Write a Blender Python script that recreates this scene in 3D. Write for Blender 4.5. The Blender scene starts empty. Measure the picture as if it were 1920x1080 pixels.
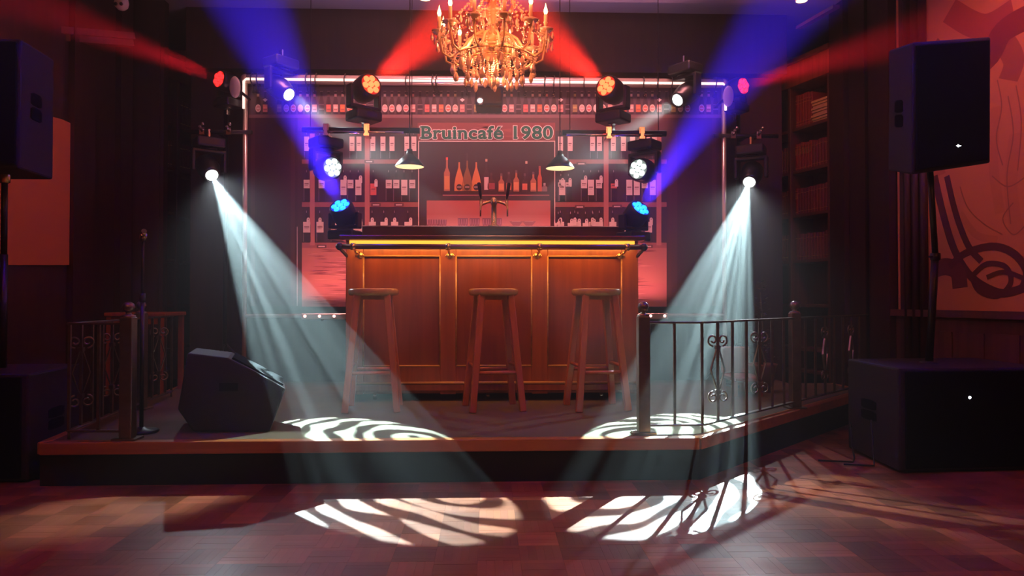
import bpy, bmesh, math, random
from mathutils import Vector, Matrix
R = math.radians
random.seed(7)
S = bpy.context.scene
C = S.collection

# ---------------------------------------------------------------- camera, world, exposure, lights
F = 1350.0
YAW, PITCH = R(1.9), R(0.85)
cd = bpy.data.cameras.new('camera'); cam = bpy.data.objects.new('camera', cd); C.objects.link(cam)
cam.location = (0, 0, .95); cam.rotation_euler = (math.pi/2+PITCH, 0, -YAW)
cd.sensor_width = 36; cd.lens = 36*F/1920; cd.clip_start = .05; cd.clip_end = 60
S.camera = cam
vs = S.view_settings
vs.view_transform = 'Standard'; vs.look = 'None'; vs.exposure = 0.0; vs.gamma = 1; vs.use_curve_mapping = False
S.cycles.volume_bounces = 0; S.cycles.max_bounces = 6; S.cycles.diffuse_bounces = 2; S.cycles.glossy_bounces = 3
S.cycles.transmission_bounces = 4; S.cycles.transparent_max_bounces = 8
S.cycles.sample_clamp_indirect = 4; S.cycles.caustics_reflective = False; S.cycles.caustics_refractive = False

W = bpy.data.worlds.new('haze_world'); S.world = W; W.use_nodes = True
nt = W.node_tree
nt.nodes['Background'].inputs[0].default_value = (.02, .008, .01, 1)
nt.nodes['Background'].inputs[1].default_value = .3
hz = nt.nodes.new('ShaderNodeVolumeScatter')          # thin stage haze fills the whole room
hz.inputs['Density'].default_value = .032; hz.inputs['Anisotropy'].default_value = .68
nt.links.new(hz.outputs[0], nt.nodes['World Output'].inputs['Volume'])

fw = Vector((math.sin(YAW)*math.cos(PITCH), math.cos(YAW)*math.cos(PITCH), math.sin(PITCH)))
rt = Vector((math.cos(YAW), -math.sin(YAW), 0)); up = rt.cross(fw)
def ray(px, py): return fw + rt*((px-960)/F) + up*((540-py)/F)
CAM = Vector((0, 0, .95))
def at(px, py, Y):
    d = ray(px, py); return CAM + d*(Y/d.y)
def on_wall(px, py, A, B, off=0):                      # pixel -> point on the vertical wall through A, B
    d = ray(px, py); t = Vector((B[0]-A[0], B[1]-A[1])).normalized(); n = Vector((-t.y, t.x))
    a = Vector(A[:2]); c = Vector((CAM.x, CAM.y)); D = Vector((d.x, d.y))
    if n.dot(c-a) < 0: n = -n
    k = (a+n*off-c).dot(n)/D.dot(n); return CAM + d*k

def spot(name, p, dirn, energy, col, deg, blend=.1, size=.03, gobo=None, spec=1):
    l = bpy.data.lights.new(name, 'SPOT'); l.energy = energy; l.color = col
    l.spot_size = R(deg); l.spot_blend = blend; l.shadow_soft_size = size; l.specular_factor = spec
    o = bpy.data.objects.new(name, l); C.objects.link(o)
    dirn = Vector(dirn).normalized(); o.location = Vector(p)
    o.rotation_euler = dirn.to_track_quat('-Z', 'Y').to_euler()
    if gobo is not None:                                # a zebra gobo wheel in front of the lamp
        l.use_nodes = True; n = l.node_tree.nodes; L = l.node_tree.links
        tc = n.new('ShaderNodeTexCoord'); mp = n.new('ShaderNodeMapping')
        mp.inputs['Location'].default_value = (gobo[0], gobo[1], 0)
        w = n.new('ShaderNodeTexWave'); w.wave_type = 'RINGS'; w.rings_direction = 'Z'
        w.inputs['Scale'].default_value = gobo[2]; w.inputs['Distortion'].default_value = 4.5
        w.inputs['Detail'].default_value = 1.0; w.inputs['Detail Scale'].default_value = 1.3
        no = n.new('ShaderNodeTexNoise'); no.inputs['Scale'].default_value = 20; no.inputs['Detail'].default_value = 0
        ad = n.new('ShaderNodeMath'); ad.operation = 'MULTIPLY_ADD'; ad.inputs[1].default_value = 1.7
        rp = n.new('ShaderNodeValToRGB')
        rp.color_ramp.elements[0].position = .655; rp.color_ramp.elements[0].color = (.045, .045, .045, 1)
        rp.color_ramp.elements[1].position = .68; rp.color_ramp.elements[1].color = (1, 1, 1, 1)
        L.new(tc.outputs['Normal'], mp.inputs[0]); L.new(mp.outputs[0], w.inputs[0]); L.new(mp.outputs[0], no.inputs[0])
        L.new(no.outputs[0], ad.inputs[0]); L.new(w.outputs['Fac'], ad.inputs[2])
        hf = n.new('ShaderNodeMath'); hf.operation = 'MULTIPLY'; hf.inputs[1].default_value = .5; L.new(ad.outputs[0], hf.inputs[0]); L.new(hf.outputs[0], rp.inputs[0])
        L.new(rp.outputs[0], n['Emission'].inputs['Strength'])
    return o
def area(name, p, dirn, energy, col, sx, sy, spread=180, spec=1):
    l = bpy.data.lights.new(name, 'AREA'); l.energy = energy; l.color = col; l.shape = 'RECTANGLE'; l.size = sx; l.size_y = sy
    l.spread = R(spread); l.specular_factor = spec
    o = bpy.data.objects.new(name, l); C.objects.link(o); o.location = Vector(p)
    o.rotation_euler = Vector(dirn).to_track_quat('-Z', 'Y').to_euler(); return o
def point(name, p, energy, col, size=.05):
    l = bpy.data.lights.new(name, 'POINT'); l.energy = energy; l.color = col; l.shadow_soft_size = size
    o = bpy.data.objects.new(name, l); C.objects.link(o); o.location = Vector(p); return o

# warm ambient fill added behind the camera, then lamps over the side walls
area('room_fill_left', (-1.6, .2, 3.3), (-.25, .8, -.6), 16, (1, .27, .09), .8, .8)
area('room_fill_right', (1.9, .2, 3.3), (.25, .8, -.6), 19, (1, .26, .09), .8, .8)
spot('room_wall_lamp_left', (-2.5, 3.9, 3.4), (-.75, 1.0, -1.7), 44, (1, .25, .07), 70, 1, .1)
spot('room_wall_lamp_right', (2.5, 3.5, 3.4), (.9, 1.0, -1.5), 85, (1, .25, .07), 85, 1, .1)
# added front spot that brightens the bar and stools
spot('stage_front_fill', (.1, 3.35, 3.4), (-.03, 1.5, -2.35), 88, (1, .26, .12), 62, .8, .15)
spot('bookcase_fill', (2.2, 5.2, 3.42), (.75, 1.3, -1.1), 38, (1, .18, .06), 62, 1, .08)  # spot added to brighten the right bookcase

area('ceiling_fill', (0, 5.6, 3.05), (0, -.1, 1), 7, (.62, .42, 1), 3.2, .1)  # unseen area light added to tint the ceiling lilac

# ---------------------------------------------------------------- materials
def new_mat(name):
    m = bpy.data.materials.new(name); m.use_nodes = True
    return m, m.node_tree, m.node_tree.nodes['Principled BSDF']
def plain(name, col, rough=.5, metal=0, emit=None, es=0, bump=0, bscale=200, var=.12, vscale=6, trans=0, coat=0):
    m, t, b = new_mat(name)
    b.inputs['Base Color'].default_value = (*col, 1); b.inputs['Roughness'].default_value = rough; b.inputs['Metallic'].default_value = metal
    if coat: b.inputs['Coat Weight'].default_value = coat; b.inputs['Coat Roughness'].default_value = .1
    if trans: b.inputs['Transmission Weight'].default_value = trans
    if emit: b.inputs['Emission Color'].default_value = (*emit, 1); b.inputs['Emission Strength'].default_value = es
    if var:
        tc = t.nodes.new('ShaderNodeTexCoord'); no = t.nodes.new('ShaderNodeTexNoise'); no.inputs['Scale'].default_value = vscale; no.inputs['Detail'].default_value = 4
        mx = t.nodes.new('ShaderNodeMix'); mx.data_type = 'RGBA'
        mx.inputs[6].default_value = (*[c*(1-var*2) for c in col], 1); mx.inputs[7].default_value = (*[min(1, c*(1+var*2)) for c in col], 1)
        t.links.new(tc.outputs['Object'], no.inputs[0]); t.links.new(no.outputs[0], mx.inputs[0]); t.links.new(mx.outputs[2], b.inputs['Base Color'])
    if bump:
        tc = t.nodes.new('ShaderNodeTexCoord'); no = t.nodes.new('ShaderNodeTexNoise'); no.inputs['Scale'].default_value = bscale; no.inputs['Detail'].default_value = 3
        bp = t.nodes.new('ShaderNodeBump'); bp.inputs['Strength'].default_value = bump; bp.inputs['Distance'].default_value = .002
        t.links.new(tc.outputs['Object'], no.inputs[0]); t.links.new(no.outputs[0], bp.inputs['Height']); t.links.new(bp.outputs[0], b.inputs['Normal'])
    return m
def wood(name, c1, c2, rough=.35, axis=2, scale=3, coat=.3):
    m, t, b = new_mat(name)
    tc = t.nodes.new('ShaderNodeTexCoord'); mp = t.nodes.new('ShaderNodeMapping')
    s = [14*scale, 14*scale, 14*scale]; s[axis] = .8*scale; mp.inputs['Scale'].default_value = s
    no = t.nodes.new('ShaderNodeTexNoise'); no.inputs['Scale'].default_value = 1; no.inputs['Detail'].default_value = 6; no.inputs['Distortion'].default_value = .6
    rp = t.nodes.new('ShaderNodeValToRGB'); rp.color_ramp.elements[0].position = .3; rp.color_ramp.elements[1].position = .7
    rp.color_ramp.elements[0].color = (*c1, 1); rp.color_ramp.elements[1].color = (*c2, 1)
    t.links.new(tc.outputs['Object'], mp.inputs[0]); t.links.new(mp.outputs[0], no.inputs[0]); t.links.new(no.outputs[0], rp.inputs[0])
    t.links.new(rp.outputs[0], b.inputs['Base Color']); b.inputs['Roughness'].default_value = rough
    bp = t.nodes.new('ShaderNodeBump'); bp.inputs['Strength'].default_value = .15; bp.inputs['Distance'].default_value = .001
    t.links.new(no.outputs[0], bp.inputs['Height']); t.links.new(bp.outputs[0], b.inputs['Normal'])
    b.inputs['Coat Weight'].default_value = coat; b.inputs['Coat Roughness'].default_value = .18
    return m
def vcol(name, rough=.6, coat=0, grain=0, bump=0):
    m, t, b = new_mat(name)
    a = t.nodes.new('ShaderNodeVertexColor'); a.layer_name = 'Col'
    out = a.outputs[0]
    if grain:
        tc = t.nodes.new('ShaderNodeTexCoord'); mp = t.nodes.new('ShaderNodeMapping'); mp.inputs['Scale'].default_value = (6, 90, 40)
        no = t.nodes.new('ShaderNodeTexNoise'); no.inputs['Scale'].default_value = 1; no.inputs['Detail'].default_value = 5
        t.links.new(tc.outputs['Object'], mp.inputs[0]); t.links.new(mp.outputs[0], no.inputs[0])
        mr = t.nodes.new('ShaderNodeMapRange'); mr.inputs['To Min'].default_value = 1-grain; mr.inputs['To Max'].default_value = 1+grain
        t.links.new(no.outputs[0], mr.inputs[0])
        mx = t.nodes.new('ShaderNodeVectorMath'); mx.operation = 'SCALE'
        t.links.new(out, mx.inputs[0]); t.links.new(mr.outputs[0], mx.inputs['Scale']); out = mx.outputs[0]
        # scuffs: roughness varies over the floor
        n2 = t.nodes.new('ShaderNodeTexNoise'); n2.inputs['Scale'].default_value = 5; n2.inputs['Detail'].default_value = 6
        g = t.nodes.new('ShaderNodeNewGeometry'); t.links.new(g.outputs['Position'], n2.inputs[0])
        m2 = t.nodes.new('ShaderNodeMapRange'); m2.inputs['To Min'].default_value = rough-.12; m2.inputs['To Max'].default_value = rough+.14
        t.links.new(n2.outputs[0], m2.inputs[0]); t.links.new(m2.outputs[0], b.inputs['Roughness'])
    else: b.inputs['Roughness'].default_value = rough
    t.links.new(out, b.inputs['Base Color'])
    b.inputs['Coat Weight'].default_value = coat; b.inputs['Coat Roughness'].default_value = .25
    return m
def glow(name, col, s):
    m, t, b = new_mat(name); b.inputs['Base Color'].default_value = (0.02, .02, .02, 1)
    b.inputs['Emission Color'].default_value = (*col, 1); b.inputs['Emission Strength'].default_value = s; b.inputs['Roughness'].default_value = .3
    return m

M = dict(
    parquet=vcol('parquet', .42, .25, .18), print=vcol('banner_print', .55), paint=vcol('wall_paint', .8),
    subfloor=plain('subfloor', (.05, .03, .02), .9), carpet=plain('stage_carpet', (.105, .085, .04), .95, bump=.6, bscale=300),
    fascia=plain('stage_fascia', (.02, .018, .018), .85, bump=.4), ceiling=plain('ceiling_paint', (.50, .47, .55), .8, var=.04),
    wallwood=wood('wall_wood', (.026, .008, .007), (.045, .015, .012), .5, 2, 1.5, .1), nosing=wood('nosing_wood', (.36, .13, .035), (.52, .20, .06), .35, 0, 2),
    bar=wood('bar_wood', (.26, .064, .02), (.42, .12, .038), .33, 2, 1.6, .5), barpanel=wood('bar_panel_wood', (.20, .042, .014), (.32, .078, .026), .36, 2, 1.2, .5),
    counter=wood('counter_wood', (.06, .02, .012), (.12, .04, .02), .25, 0, 2, .6), stool=wood('stool_wood', (.40, .11, .04), (.58, .18, .07), .3, 2, 2, .6),
    seat=wood('seat_wood', (.42, .22, .08), (.62, .36, .14), .25, 0, 2, .7),
    black=plain('black_plastic', (.012, .012, .015), .38, var=.05), blackmatte=plain('black_matte', (.012, .011, .012), .8, bump=.5, bscale=400),
    textured=plain('speaker_paint', (.03, .027, .032), .7, bump=.9, bscale=260, var=.05), grille=plain('speaker_grille', (.004, .004, .006), .9, bump=1, bscale=500, var=0),
    iron=plain('wrought_iron', (.26, .22, .19), .34, .85, var=.2, vscale=20), brass=plain('brass', (1, .72, .30), .24, 1, var=.05),
    chrome=plain('chrome', (.75, .72, .7), .15, 1, var=.03), pipe=plain('aluminium_pipe', (.85, .72, .62), .25, .6, var=.04),
    bronze=plain('bronze_tube', (.38, .18, .10), .3, .8, var=.1), white=plain('white_plastic', (.75, .72, .68), .45, var=.03),
    darkpost=plain('dark_steel', (.03, .03, .032), .4, .5, var=.1), strap=plain('rubber_strap', (.02, .015, .015), .6, var=0),
    crystal=plain('crystal_glass', (1, .66, .46), .06, 0, var=0, trans=.25, coat=1), glassarm=plain('glass_arm', (1, .62, .32), .12, 0, var=0, trans=.45),
    candle=plain('candle_sleeve', (1, .62, .38), .5, var=.02), gold=plain('gilt_metal', (.9, .5, .18), .25, 1, var=.05),
    flame=glow('flame_bulb', (1, .62, .22), 10), strip=glow('led_strip_warm', (1, .40, .04), 2.0), cream=glow('lamp_diffuser', (1, .74, .36), 1.5),
    lblue=glow('blue_led', (.02, .42, 1), 2.4), lred=glow('red_led', (1, .02, .02), 3), predp=glow('red_plate', (1, .02, .01), .9), pblue=glow('blue_plate', (.01, .03, 1), 1.0), pwhite=glow('white_plate', (.5, .62, .55), .5), lredcore=glow('red_led_core', (1, .27, .08), 2.0), lwhite=glow('white_led', (.85, 1, .95), 2.2),
    lspot=glow('spot_lens', (.95, 1, .95), 5), neon=glow('neon_tube', (1, .62, .55), 1.9), ledpink=glow('pink_led', (1, .5, .45), 3), downlight=glow('downlight', (1, .62, .25), 9), star=glow('badge_glint', (.85, .9, 1), 6),
    curtain=plain('dark_drape', (.05, .02, .014), .9, bump=.3), red=plain('red_leather', (.25, .03, .02), .5), red2=plain('maroon_cloth', (.16, .03, .025), .6), brownbook=plain('brown_leather', (.14, .06, .03), .5),
    goldleaf=plain('gold_blocking', (.9, .6, .2), .35, .8), paper=plain('yellowed_paper', (.62, .48, .2), .8), shelfwood=wood('shelf_wood', (.07, .024, .014), (.13, .045, .025), .5, 2, 1.5, .2),
    leaf=plain('plant_leaf', (.06, .06, .03), .6), pot=plain('clay_pot', (.2, .09, .05), .7), rubber=plain('rubber', (.01, .01, .01), .8, var=0),
)

M['grille'].node_tree.nodes['Principled BSDF'].inputs['Specular IOR Level'].default_value = .02
M['textured'].node_tree.nodes['Principled BSDF'].inputs['Specular IOR Level'].default_value = .2
M['fascia'].node_tree.nodes['Principled BSDF'].inputs['Specular IOR Level'].default_value = .1
# ---------------------------------------------------------------- mesh tools
class MB:
    def __init__(s): s.v = []; s.f = []; s.c = []; s.sm = []; s.mi = []; s.col = (1, 1, 1); s.m = 0
    def add(s, vs_, fs, smooth=False):
        o = len(s.v); s.v += [tuple(v) for v in vs_]
        for f in fs: s.f.append(tuple(i+o for i in f)); s.c.append(s.col); s.sm.append(smooth); s.mi.append(s.m)
    def hexa(s, p):    # 4 bottom, 4 top
        s.add(p, [(3, 2, 1, 0), (4, 5, 6, 7), (0, 1, 5, 4), (1, 2, 6, 5), (2, 3, 7, 6), (3, 0, 4, 7)])
    def box(s, c, d, rz=0, M3=None):
        x, y, z = [k/2 for k in d]; c = Vector(c)
        r = M3 if M3 is not None else Matrix.Rotation(rz, 3, 'Z')
        s.hexa([c + r @ Vector(q) for q in ((-x, -y, -z), (x, -y, -z), (x, y, -z), (-x, y, -z), (-x, -y, z), (x, -y, z), (x, y, z), (-x, y, z))])
    def bb(s, x0, x1, y0, y1, z0, z1): s.box(((x0+x1)/2, (y0+y1)/2, (z0+z1)/2), (x1-x0, y1-y0, z1-z0))
    def bar(s, a, b, w, h=None, updir=(0, 0, 1)):     # square bar a->b
        a, b = Vector(a), Vector(b); h = h or w; d = (b-a).normalized(); u = Vector(updir)
        if abs(d.dot(u)) > .99: u = Vector((0, 1, 0))
        x = d.cross(u).normalized(); y = x.cross(d).normalized()
        s.hexa([a-x*w/2-y*h/2, a+x*w/2-y*h/2, a+x*w/2+y*h/2, a-x*w/2+y*h/2, b-x*w/2-y*h/2, b+x*w/2-y*h/2, b+x*w/2+y*h/2, b-x*w/2+y*h/2])
    def cyl(s, a, b, r, r2=None, n=12, caps=True):
        s.tube([a, b], [r, r if r2 is None else r2], n, caps)
    def tube(s, pts, r, n=8, caps=True, closed=False):
        pts = [Vector(p) for p in pts]; N = len(pts); rr = r if isinstance(r, (list, tuple)) else [r]*N
        vs_, prev = [], None
        for i, p in enumerate(pts):
            a = pts[i-1] if (i > 0 or closed) else p; b = pts[(i+1) % N] if (i < N-1 or closed) else p
            d = (b-a).normalized()
            if prev is None: prev = d.orthogonal().normalized()
            prev = (prev - d*prev.dot(d)).normalized(); q = d.cross(prev)
            for k in range(n):
                t = 2*math.pi*k/n; vs_.append(p + (prev*math.cos(t)+q*math.sin(t))*rr[i])
        fs = [(i*n+k, i*n+(k+1) % n, ((i+1) % N)*n+(k+1) % n, ((i+1) % N)*n+k) for i in range(N if closed else N-1) for k in range(n)]
        s.add(vs_, fs, True)
        if caps and not closed:
            o = len(s.v)-len(vs_)
            s.f.append(tuple(o+k for k in reversed(range(n)))); s.f.append(tuple(o+(N-1)*n+k for k in range(n)))
            s.c += [s.col]*2; s.sm += [False]*2; s.mi += [s.m]*2
    def lathe(s, c, prof, n=16, axis=None, smooth=True):   # prof: (r, h) along axis
        c = Vector(c); ax = Vector(axis or (0, 0, 1)).normalized(); u = ax.orthogonal().normalized(); w = ax.cross(u)
        vs_ = [c + ax*h + (u*math.cos(2*math.pi*k/n)+w*math.sin(2*math.pi*k/n))*max(r, 1e-5) for r, h in prof for k in range(n)]
        fs = [(i*n+k, i*n+(k+1) % n, (i+1)*n+(k+1) % n, (i+1)*n+k) for i in range(len(prof)-1) for k in range(n)]
        s.add(vs_, fs, smooth)
    def ball(s, c, r, n=12, sz=1): s.lathe(c, [(r*math.sin(math.pi*i/8), -r*sz*math.cos(math.pi*i/8)) for i in range(9)], n)
    def prism(s, poly, off):   # poly: 3-D outline, extruded by vector
        off = Vector(off); n = len(poly); p = [Vector(q) for q in poly]
        s.add(p+[q+off for q in p], [tuple(range(n)), tuple(reversed(range(n, 2*n)))] + [(i+n, (i+1) % n+n, (i+1) % n, i) for i in range(n)])
    def build(s, name, mat, parent=None, bevel=0, seg=1, col=False):
        o0 = Vector(parent['_o']) if parent is not None else Vector((0, 0, 0))
        me = bpy.data.meshes.new(name); me.from_pydata([tuple(Vector(v)-o0) for v in s.v], [], s.f)
        for m in (mat if isinstance(mat, (list, tuple)) else [mat]): me.materials.append(M[m])
        me.polygons.foreach_set('use_smooth', s.sm); me.polygons.foreach_set('material_index', s.mi)
        if col:
            a = me.color_attributes.new('Col', 'FLOAT_COLOR', 'CORNER'); d = []
            for p, c in zip(me.polygons, s.c): d += [c[0], c[1], c[2], 1]*p.loop_total
            a.data.foreach_set('color', d)
        me.update()
        bm = bmesh.new(); bm.from_mesh(me); bmesh.ops.recalc_face_normals(bm, faces=bm.faces); bm.to_mesh(me); bm.free()
        o = bpy.data.objects.new(name, me); C.objects.link(o)
        if parent is not None: o.parent = parent; o['_o'] = parent['_o']
        else: o['_o'] = [0., 0., 0.]
        if bevel:
            b = o.modifiers.new('bevel', 'BEVEL'); b.width = bevel; b.segments = seg; b.limit_method = 'ANGLE'
        return o
def thing(name, label, cat, loc=(0, 0, 0), group=None):
    o = bpy.data.objects.new(name, None); C.objects.link(o); o.location = loc; o.empty_display_size = .05
    o['_o'] = [float(k) for k in loc]; o['label'] = label; o['category'] = cat
    if group: o['group'] = group
    return o
def tag(o, label, cat, group=None):
    o['label'] = label; o['category'] = cat
    if group: o['group'] = group
    return o
def struct(o, label=None, cat='structure'):
    o['kind'] = 'structure'
    if label: o['label'] = label; o['category'] = cat
    return o
def copy_tree(o, parent=None):
    c = o.copy(); C.objects.link(c)
    if parent: c.parent = parent
    for ch in list(o.children): copy_tree(ch, c)
    return c

# ---------------------------------------------------------------- the room
ST = .22            # stage height
CZ = 3.48           # ceiling height
b = MB(); b.bb(-3.6, 3.6, -2.5, 7.5, -.1, -.012); floor = struct(b.build('floor', 'subfloor'), 'reddish brown mosaic parquet floor in front of the stage', 'floor')
T = .156
def tile(b, x, y, hor, tone):
    for k in range(5):
        f = tone*random.uniform(.86, 1.14); b.col = (.30*f, .095*f*random.uniform(.93, 1.05), .045*f)
        w = T/5
        if hor: b.bb(x-T/2+.0003, x+T/2-.0003, y-T/2+k*w+.0002, y-T/2+(k+1)*w-.0002, -.012, random.uniform(-.0003, .0003))
        else: b.bb(x-T/2+k*w+.0002, x-T/2+(k+1)*w-.0002, y-T/2+.0003, y+T/2-.0003, -.012, random.uniform(-.0003, .0003))
variants = []
for i in range(10):
    bt = MB(); tile(bt, 0, 0, i % 2, (.6, .8, 1.0, 1.2, 1.5)[i//2])
    variants.append(bt)
meshes = []
rest = MB(); nt_ = 0
for j in range(-2, 30):
    for i in range(-22, 22):
        x, y = i*T+.04, 1.3+j*T
        if y > 5.6 or (y > 3.86 and x < 1.0+(y-3.86)-.1) : continue
        if y > 5.6 : continue
        px = 915+F*x/y; hor = (i+j) % 2
        tone = random.choice((.6, .8, .8, 1.0, 1.0, 1.2, 1.5))
        if y > 2.3 and y < 3.86 and -40 < px < 1960 and nt_ < 300:
            v = ((.6, .8, 1.0, 1.2, 1.5).index(tone))*2+hor
            if len(meshes) < 10:
                for q in variants: o = q.build('parquet_tile', 'parquet', None, col=True); meshes.append(o.data); bpy.data.objects.remove(o)
            o = bpy.data.objects.new('parquet_tile', meshes[v]); C.objects.link(o); o.parent = floor; o.location = (x, y, 0); nt_ += 1
        else: tile(rest, x, y, hor, tone)
o = rest.build('parquet_field', 'parquet', floor, col=True); o['kind'] = 'stuff'

b = MB(); b.bb(-3.6, 3.6, -2.5, 7.5, CZ, CZ+.1); struct(b.build('ceiling', 'ceiling'), 'pale lilac lit ceiling above the stage', 'ceiling')
b = MB(); b.bb(-3.6, 3.6, 7.4, 7.5, 0, CZ); b.bb(-2.62, 2.66, 6.42, 6.5, 0, CZ); struct(b.build('wall_back', 'wallwood'), 'dark wood wall behind the backdrop', 'wall')
b = MB(); b.bb(-2.62, 2.66, 6.3, 6.42, 2.95, CZ)
struct(b.build('trim_1', 'wallwood'), 'dark wood beam under the ceiling above the backdrop', 'trim')
b = MB(); b.bb(-3.6, 3.6, -2.6, -2.5, 0, CZ); struct(b.build('wall_front', 'wallwood'))
def wallpoly(sgn):
    P = [(3.5, 7.4), (3.5, 6.25), (3.02, 6.2), (3.10, 5.4), (3.47, 3.9), (3.47, -2.5)]
    P = [(sgn*x, y) for x, y in P]; out = [(sgn*3.6, -2.5), (sgn*3.6, 7.4)]
    poly = [(x, y, 0) for x, y in P+out]; b = MB(); b.prism(poly, (0, 0, CZ)); return b, P
bw, PR = wallpoly(1); struct(bw.build('wall_right', 'wallwood'), 'dark panelled right side wall', 'wall')
bw, PL = wallpoly(-1); struct(bw.build('wall_left', 'wallwood'), 'dark panelled left side wall', 'wall')

# murals: painted boards on the side walls
A, B_ = (3.10, 5.4), (3.47, 3.9)
def wquad(b, px0, py0, px1, py1, A, B, o0, o1):
    q = [on_wall(px0, py1, A, B, o0), on_wall(px1, py1, A, B, o0), on_wall(px1, py0, A, B, o0), on_wall(px0, py0, A, B, o0)]
    n = on_wall(px0, py0, A, B, o1)-on_wall(px0, py0, A, B, o0)
    t = Vector((B[0]-A[0], B[1]-A[1], 0)).normalized(); nn = Vector((-t.y, t.x, 0))
    if nn.dot(CAM-Vector((A[0], A[1], .95))) < 0: nn = -nn
    b.prism([Vector(k) for k in q], nn*(o1-o0)); return nn
mur = thing('wall_mural', 'large orange wall mural of a coiled rope and draped figures behind the right loudspeaker', 'mural', on_wall(1800, 580, A, B_))
zt, zb = 3.40, .87
def board(b, A, B, z0, z1, o0=.0, o1=.02, s0=0.0, s1=1.0):
    a = Vector((A[0], A[1], 0)); d = Vector((B[0]-A[0], B[1]-A[1], 0)); n = Vector((-d.y, d.x, 0)).normalized()
    if n.dot(CAM-a) < 0: n = -n
    p, q = a+d*s0+n*o0, a+d*s1+n*o0
    b.prism([(p.x, p.y, z0), (q.x, q.y, z0), (q.x, q.y, z1), (p.x, p.y, z1)], n*(o1-o0)); return n
b = MB(); b.col = (.62, .24, .10); board(b, A, B_, zb, zt, .0, .02, .04, 1.0); b.build('board', 'paint', mur, col=True)
def stroke(b, pts, w, A, B, off, col):    # flat painted stroke through pixel points (Catmull-Rom)
    b.col = col; P = [on_wall(x, y, A, B, off) for x, y in pts]; Q = []
    for i in range(len(P)-1):
        p0, p1, p2, p3 = P[max(i-1, 0)], P[i], P[i+1], P[min(i+2, len(P)-1)]
        for k in range(6):
            t = k/6; Q.append(.5*((2*p1)+(p2-p0)*t+(2*p0-5*p1+4*p2-p3)*t*t+(3*p1-p0-3*p2+p3)*t**3))
    Q.append(P[-1]); t = Vector((B[0]-A[0], B[1]-A[1], 0)).normalized(); n = t.cross(Vector((0, 0, 1)))
    v, f = [], []
    for i, q in enumerate(Q):
        d = (Q[min(i+1, len(Q)-1)]-Q[max(i-1, 0)]).normalized(); s = d.cross(n).normalized()*w/2; v += [q-s, q+s]
    b.add(v, [(2*i, 2*i+1, 2*i+3, 2*i+2) for i in range(len(Q)-1)])
dk = (.10, .03, .018)
rp = MB(); stroke(rp, [(1752, 330), (1768, 400), (1790, 470), (1822, 520), (1870, 548), (1905, 545), (1940, 530)], .055, A, B_, .0215, dk); rp.build('painted_rope', 'paint', mur, col=True)
rp = MB(); stroke(rp, [(1775, 330), (1792, 400), (1815, 460), (1840, 490)], .045, A, B_, .0220, dk); rp.build('painted_rope', 'paint', mur, col=True)
rp = MB(); stroke(rp, [(1780, 500), (1810, 475), (1860, 462), (1900, 475), (1925, 510), (1915, 545)], .05, A, B_, .0225, dk); rp.build('painted_rope', 'paint', mur, col=True)
rp = MB(); stroke(rp, [(1825, 515), (1850, 495), (1885, 500), (1895, 530), (1870, 555), (1835, 545), (1820, 515)], .035, A, B_, .023, dk); rp.build('painted_rope', 'paint', mur, col=True)
rp = MB(); stroke(rp, [(1850, 520), (1880, 510), (1915, 520), (1960, 545)], .03, A, B_, .0235, dk); rp.build('painted_rope', 'paint', mur, col=True)
rp = MB(); stroke(rp, [(1753, 505), (1775, 500), (1795, 510), (1800, 540)], .12, A, B_, .0218, (.14, .04, .02)); rp.build('painted_rope', 'paint', mur, col=True)
rp = MB(); stroke(rp, [(1745, 90), (1790, 130), (1850, 110), (1880, 60), (1930, 30)], .16, A, B_, .0215, (.22, .04, .03)); rp.build('painted_rope', 'paint', mur, col=True)
ln = (.34, .12, .06)
for k, (pts, w_) in enumerate((([(1868, 200), (1862, 300), (1875, 400)], .07), ([(1905, 250), (1895, 350), (1908, 440)], .09), ([(1800, 400), (1830, 440), (1870, 450)], .05), ([(1760, 90), (1740, 200), (1760, 330)], .12), ([(1870, 60), (1900, 110), (1890, 150)], .14), ([(1780, 20), (1840, 50), (1900, 20)], .16))):
    sk = MB(); stroke(sk, pts, w_, A, B_, .0207+.0001*k, ((.56, .21, .085), (.57, .215, .09), (.54, .20, .08), (.50, .17, .07), (.36, .10, .05), (.36, .08, .04))[k]); sk.build('painted_drapery', 'paint', mur, col=True)
for pts in ([(1870, 150), (1878, 200), (1868, 260), (1880, 310)], [(1890, 180), (1900, 250), (1888, 330), (1895, 420)], [(1905, 160), (1915, 230), (1908, 320)],
            [(1860, 330), (1890, 350), (1925, 330)], [(1800, 350), (1815, 390), (1845, 420), (1880, 440)], [(1900, 380), (1880, 410), (1900, 440), (1925, 420)]):
    sk = MB(); stroke(sk, pts, .008, A, B_, .0212, ln); sk.build('sketch_line', 'paint', mur, col=True)
b = MB()
for px_ in (1703, 1718, 1733): qq = on_wall(px_, 500, A, B_, .035); b.cyl((qq.x, qq.y, .0), (qq.x, qq.y, CZ), .028, n=14)
q0, q1 = on_wall(1694, 500, A, B_, 0), on_wall(1744, 500, A, B_, 0); b.prism([(q0.x, q0.y, 0), (q1.x, q1.y, 0), (q1.x-.03, q1.y-.01, 0), (q0.x-.03, q0.y-.01, 0)], (0, 0, CZ))
struct(b.build('trim_8', 'wallwood'), 'dark fluted column at the edge of the mural', 'trim')
b = MB(); n = board(b, A, B_, .82, .87, 0, .06, 0, 1); struct(b.build('trim_2', 'shelfwood'), 'wooden dado ledge below the mural', 'trim')
b = MB(); board(b, A, B_, .0, .82, 0, .012, 0, 1)
for k in range(6): board(b, A, B_, .12, .72, .012, .022, .06+k*.16, .18+k*.16)
struct(b.build('trim_3', 'shelfwood'), 'dark panelled wainscot below the mural', 'trim')
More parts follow.
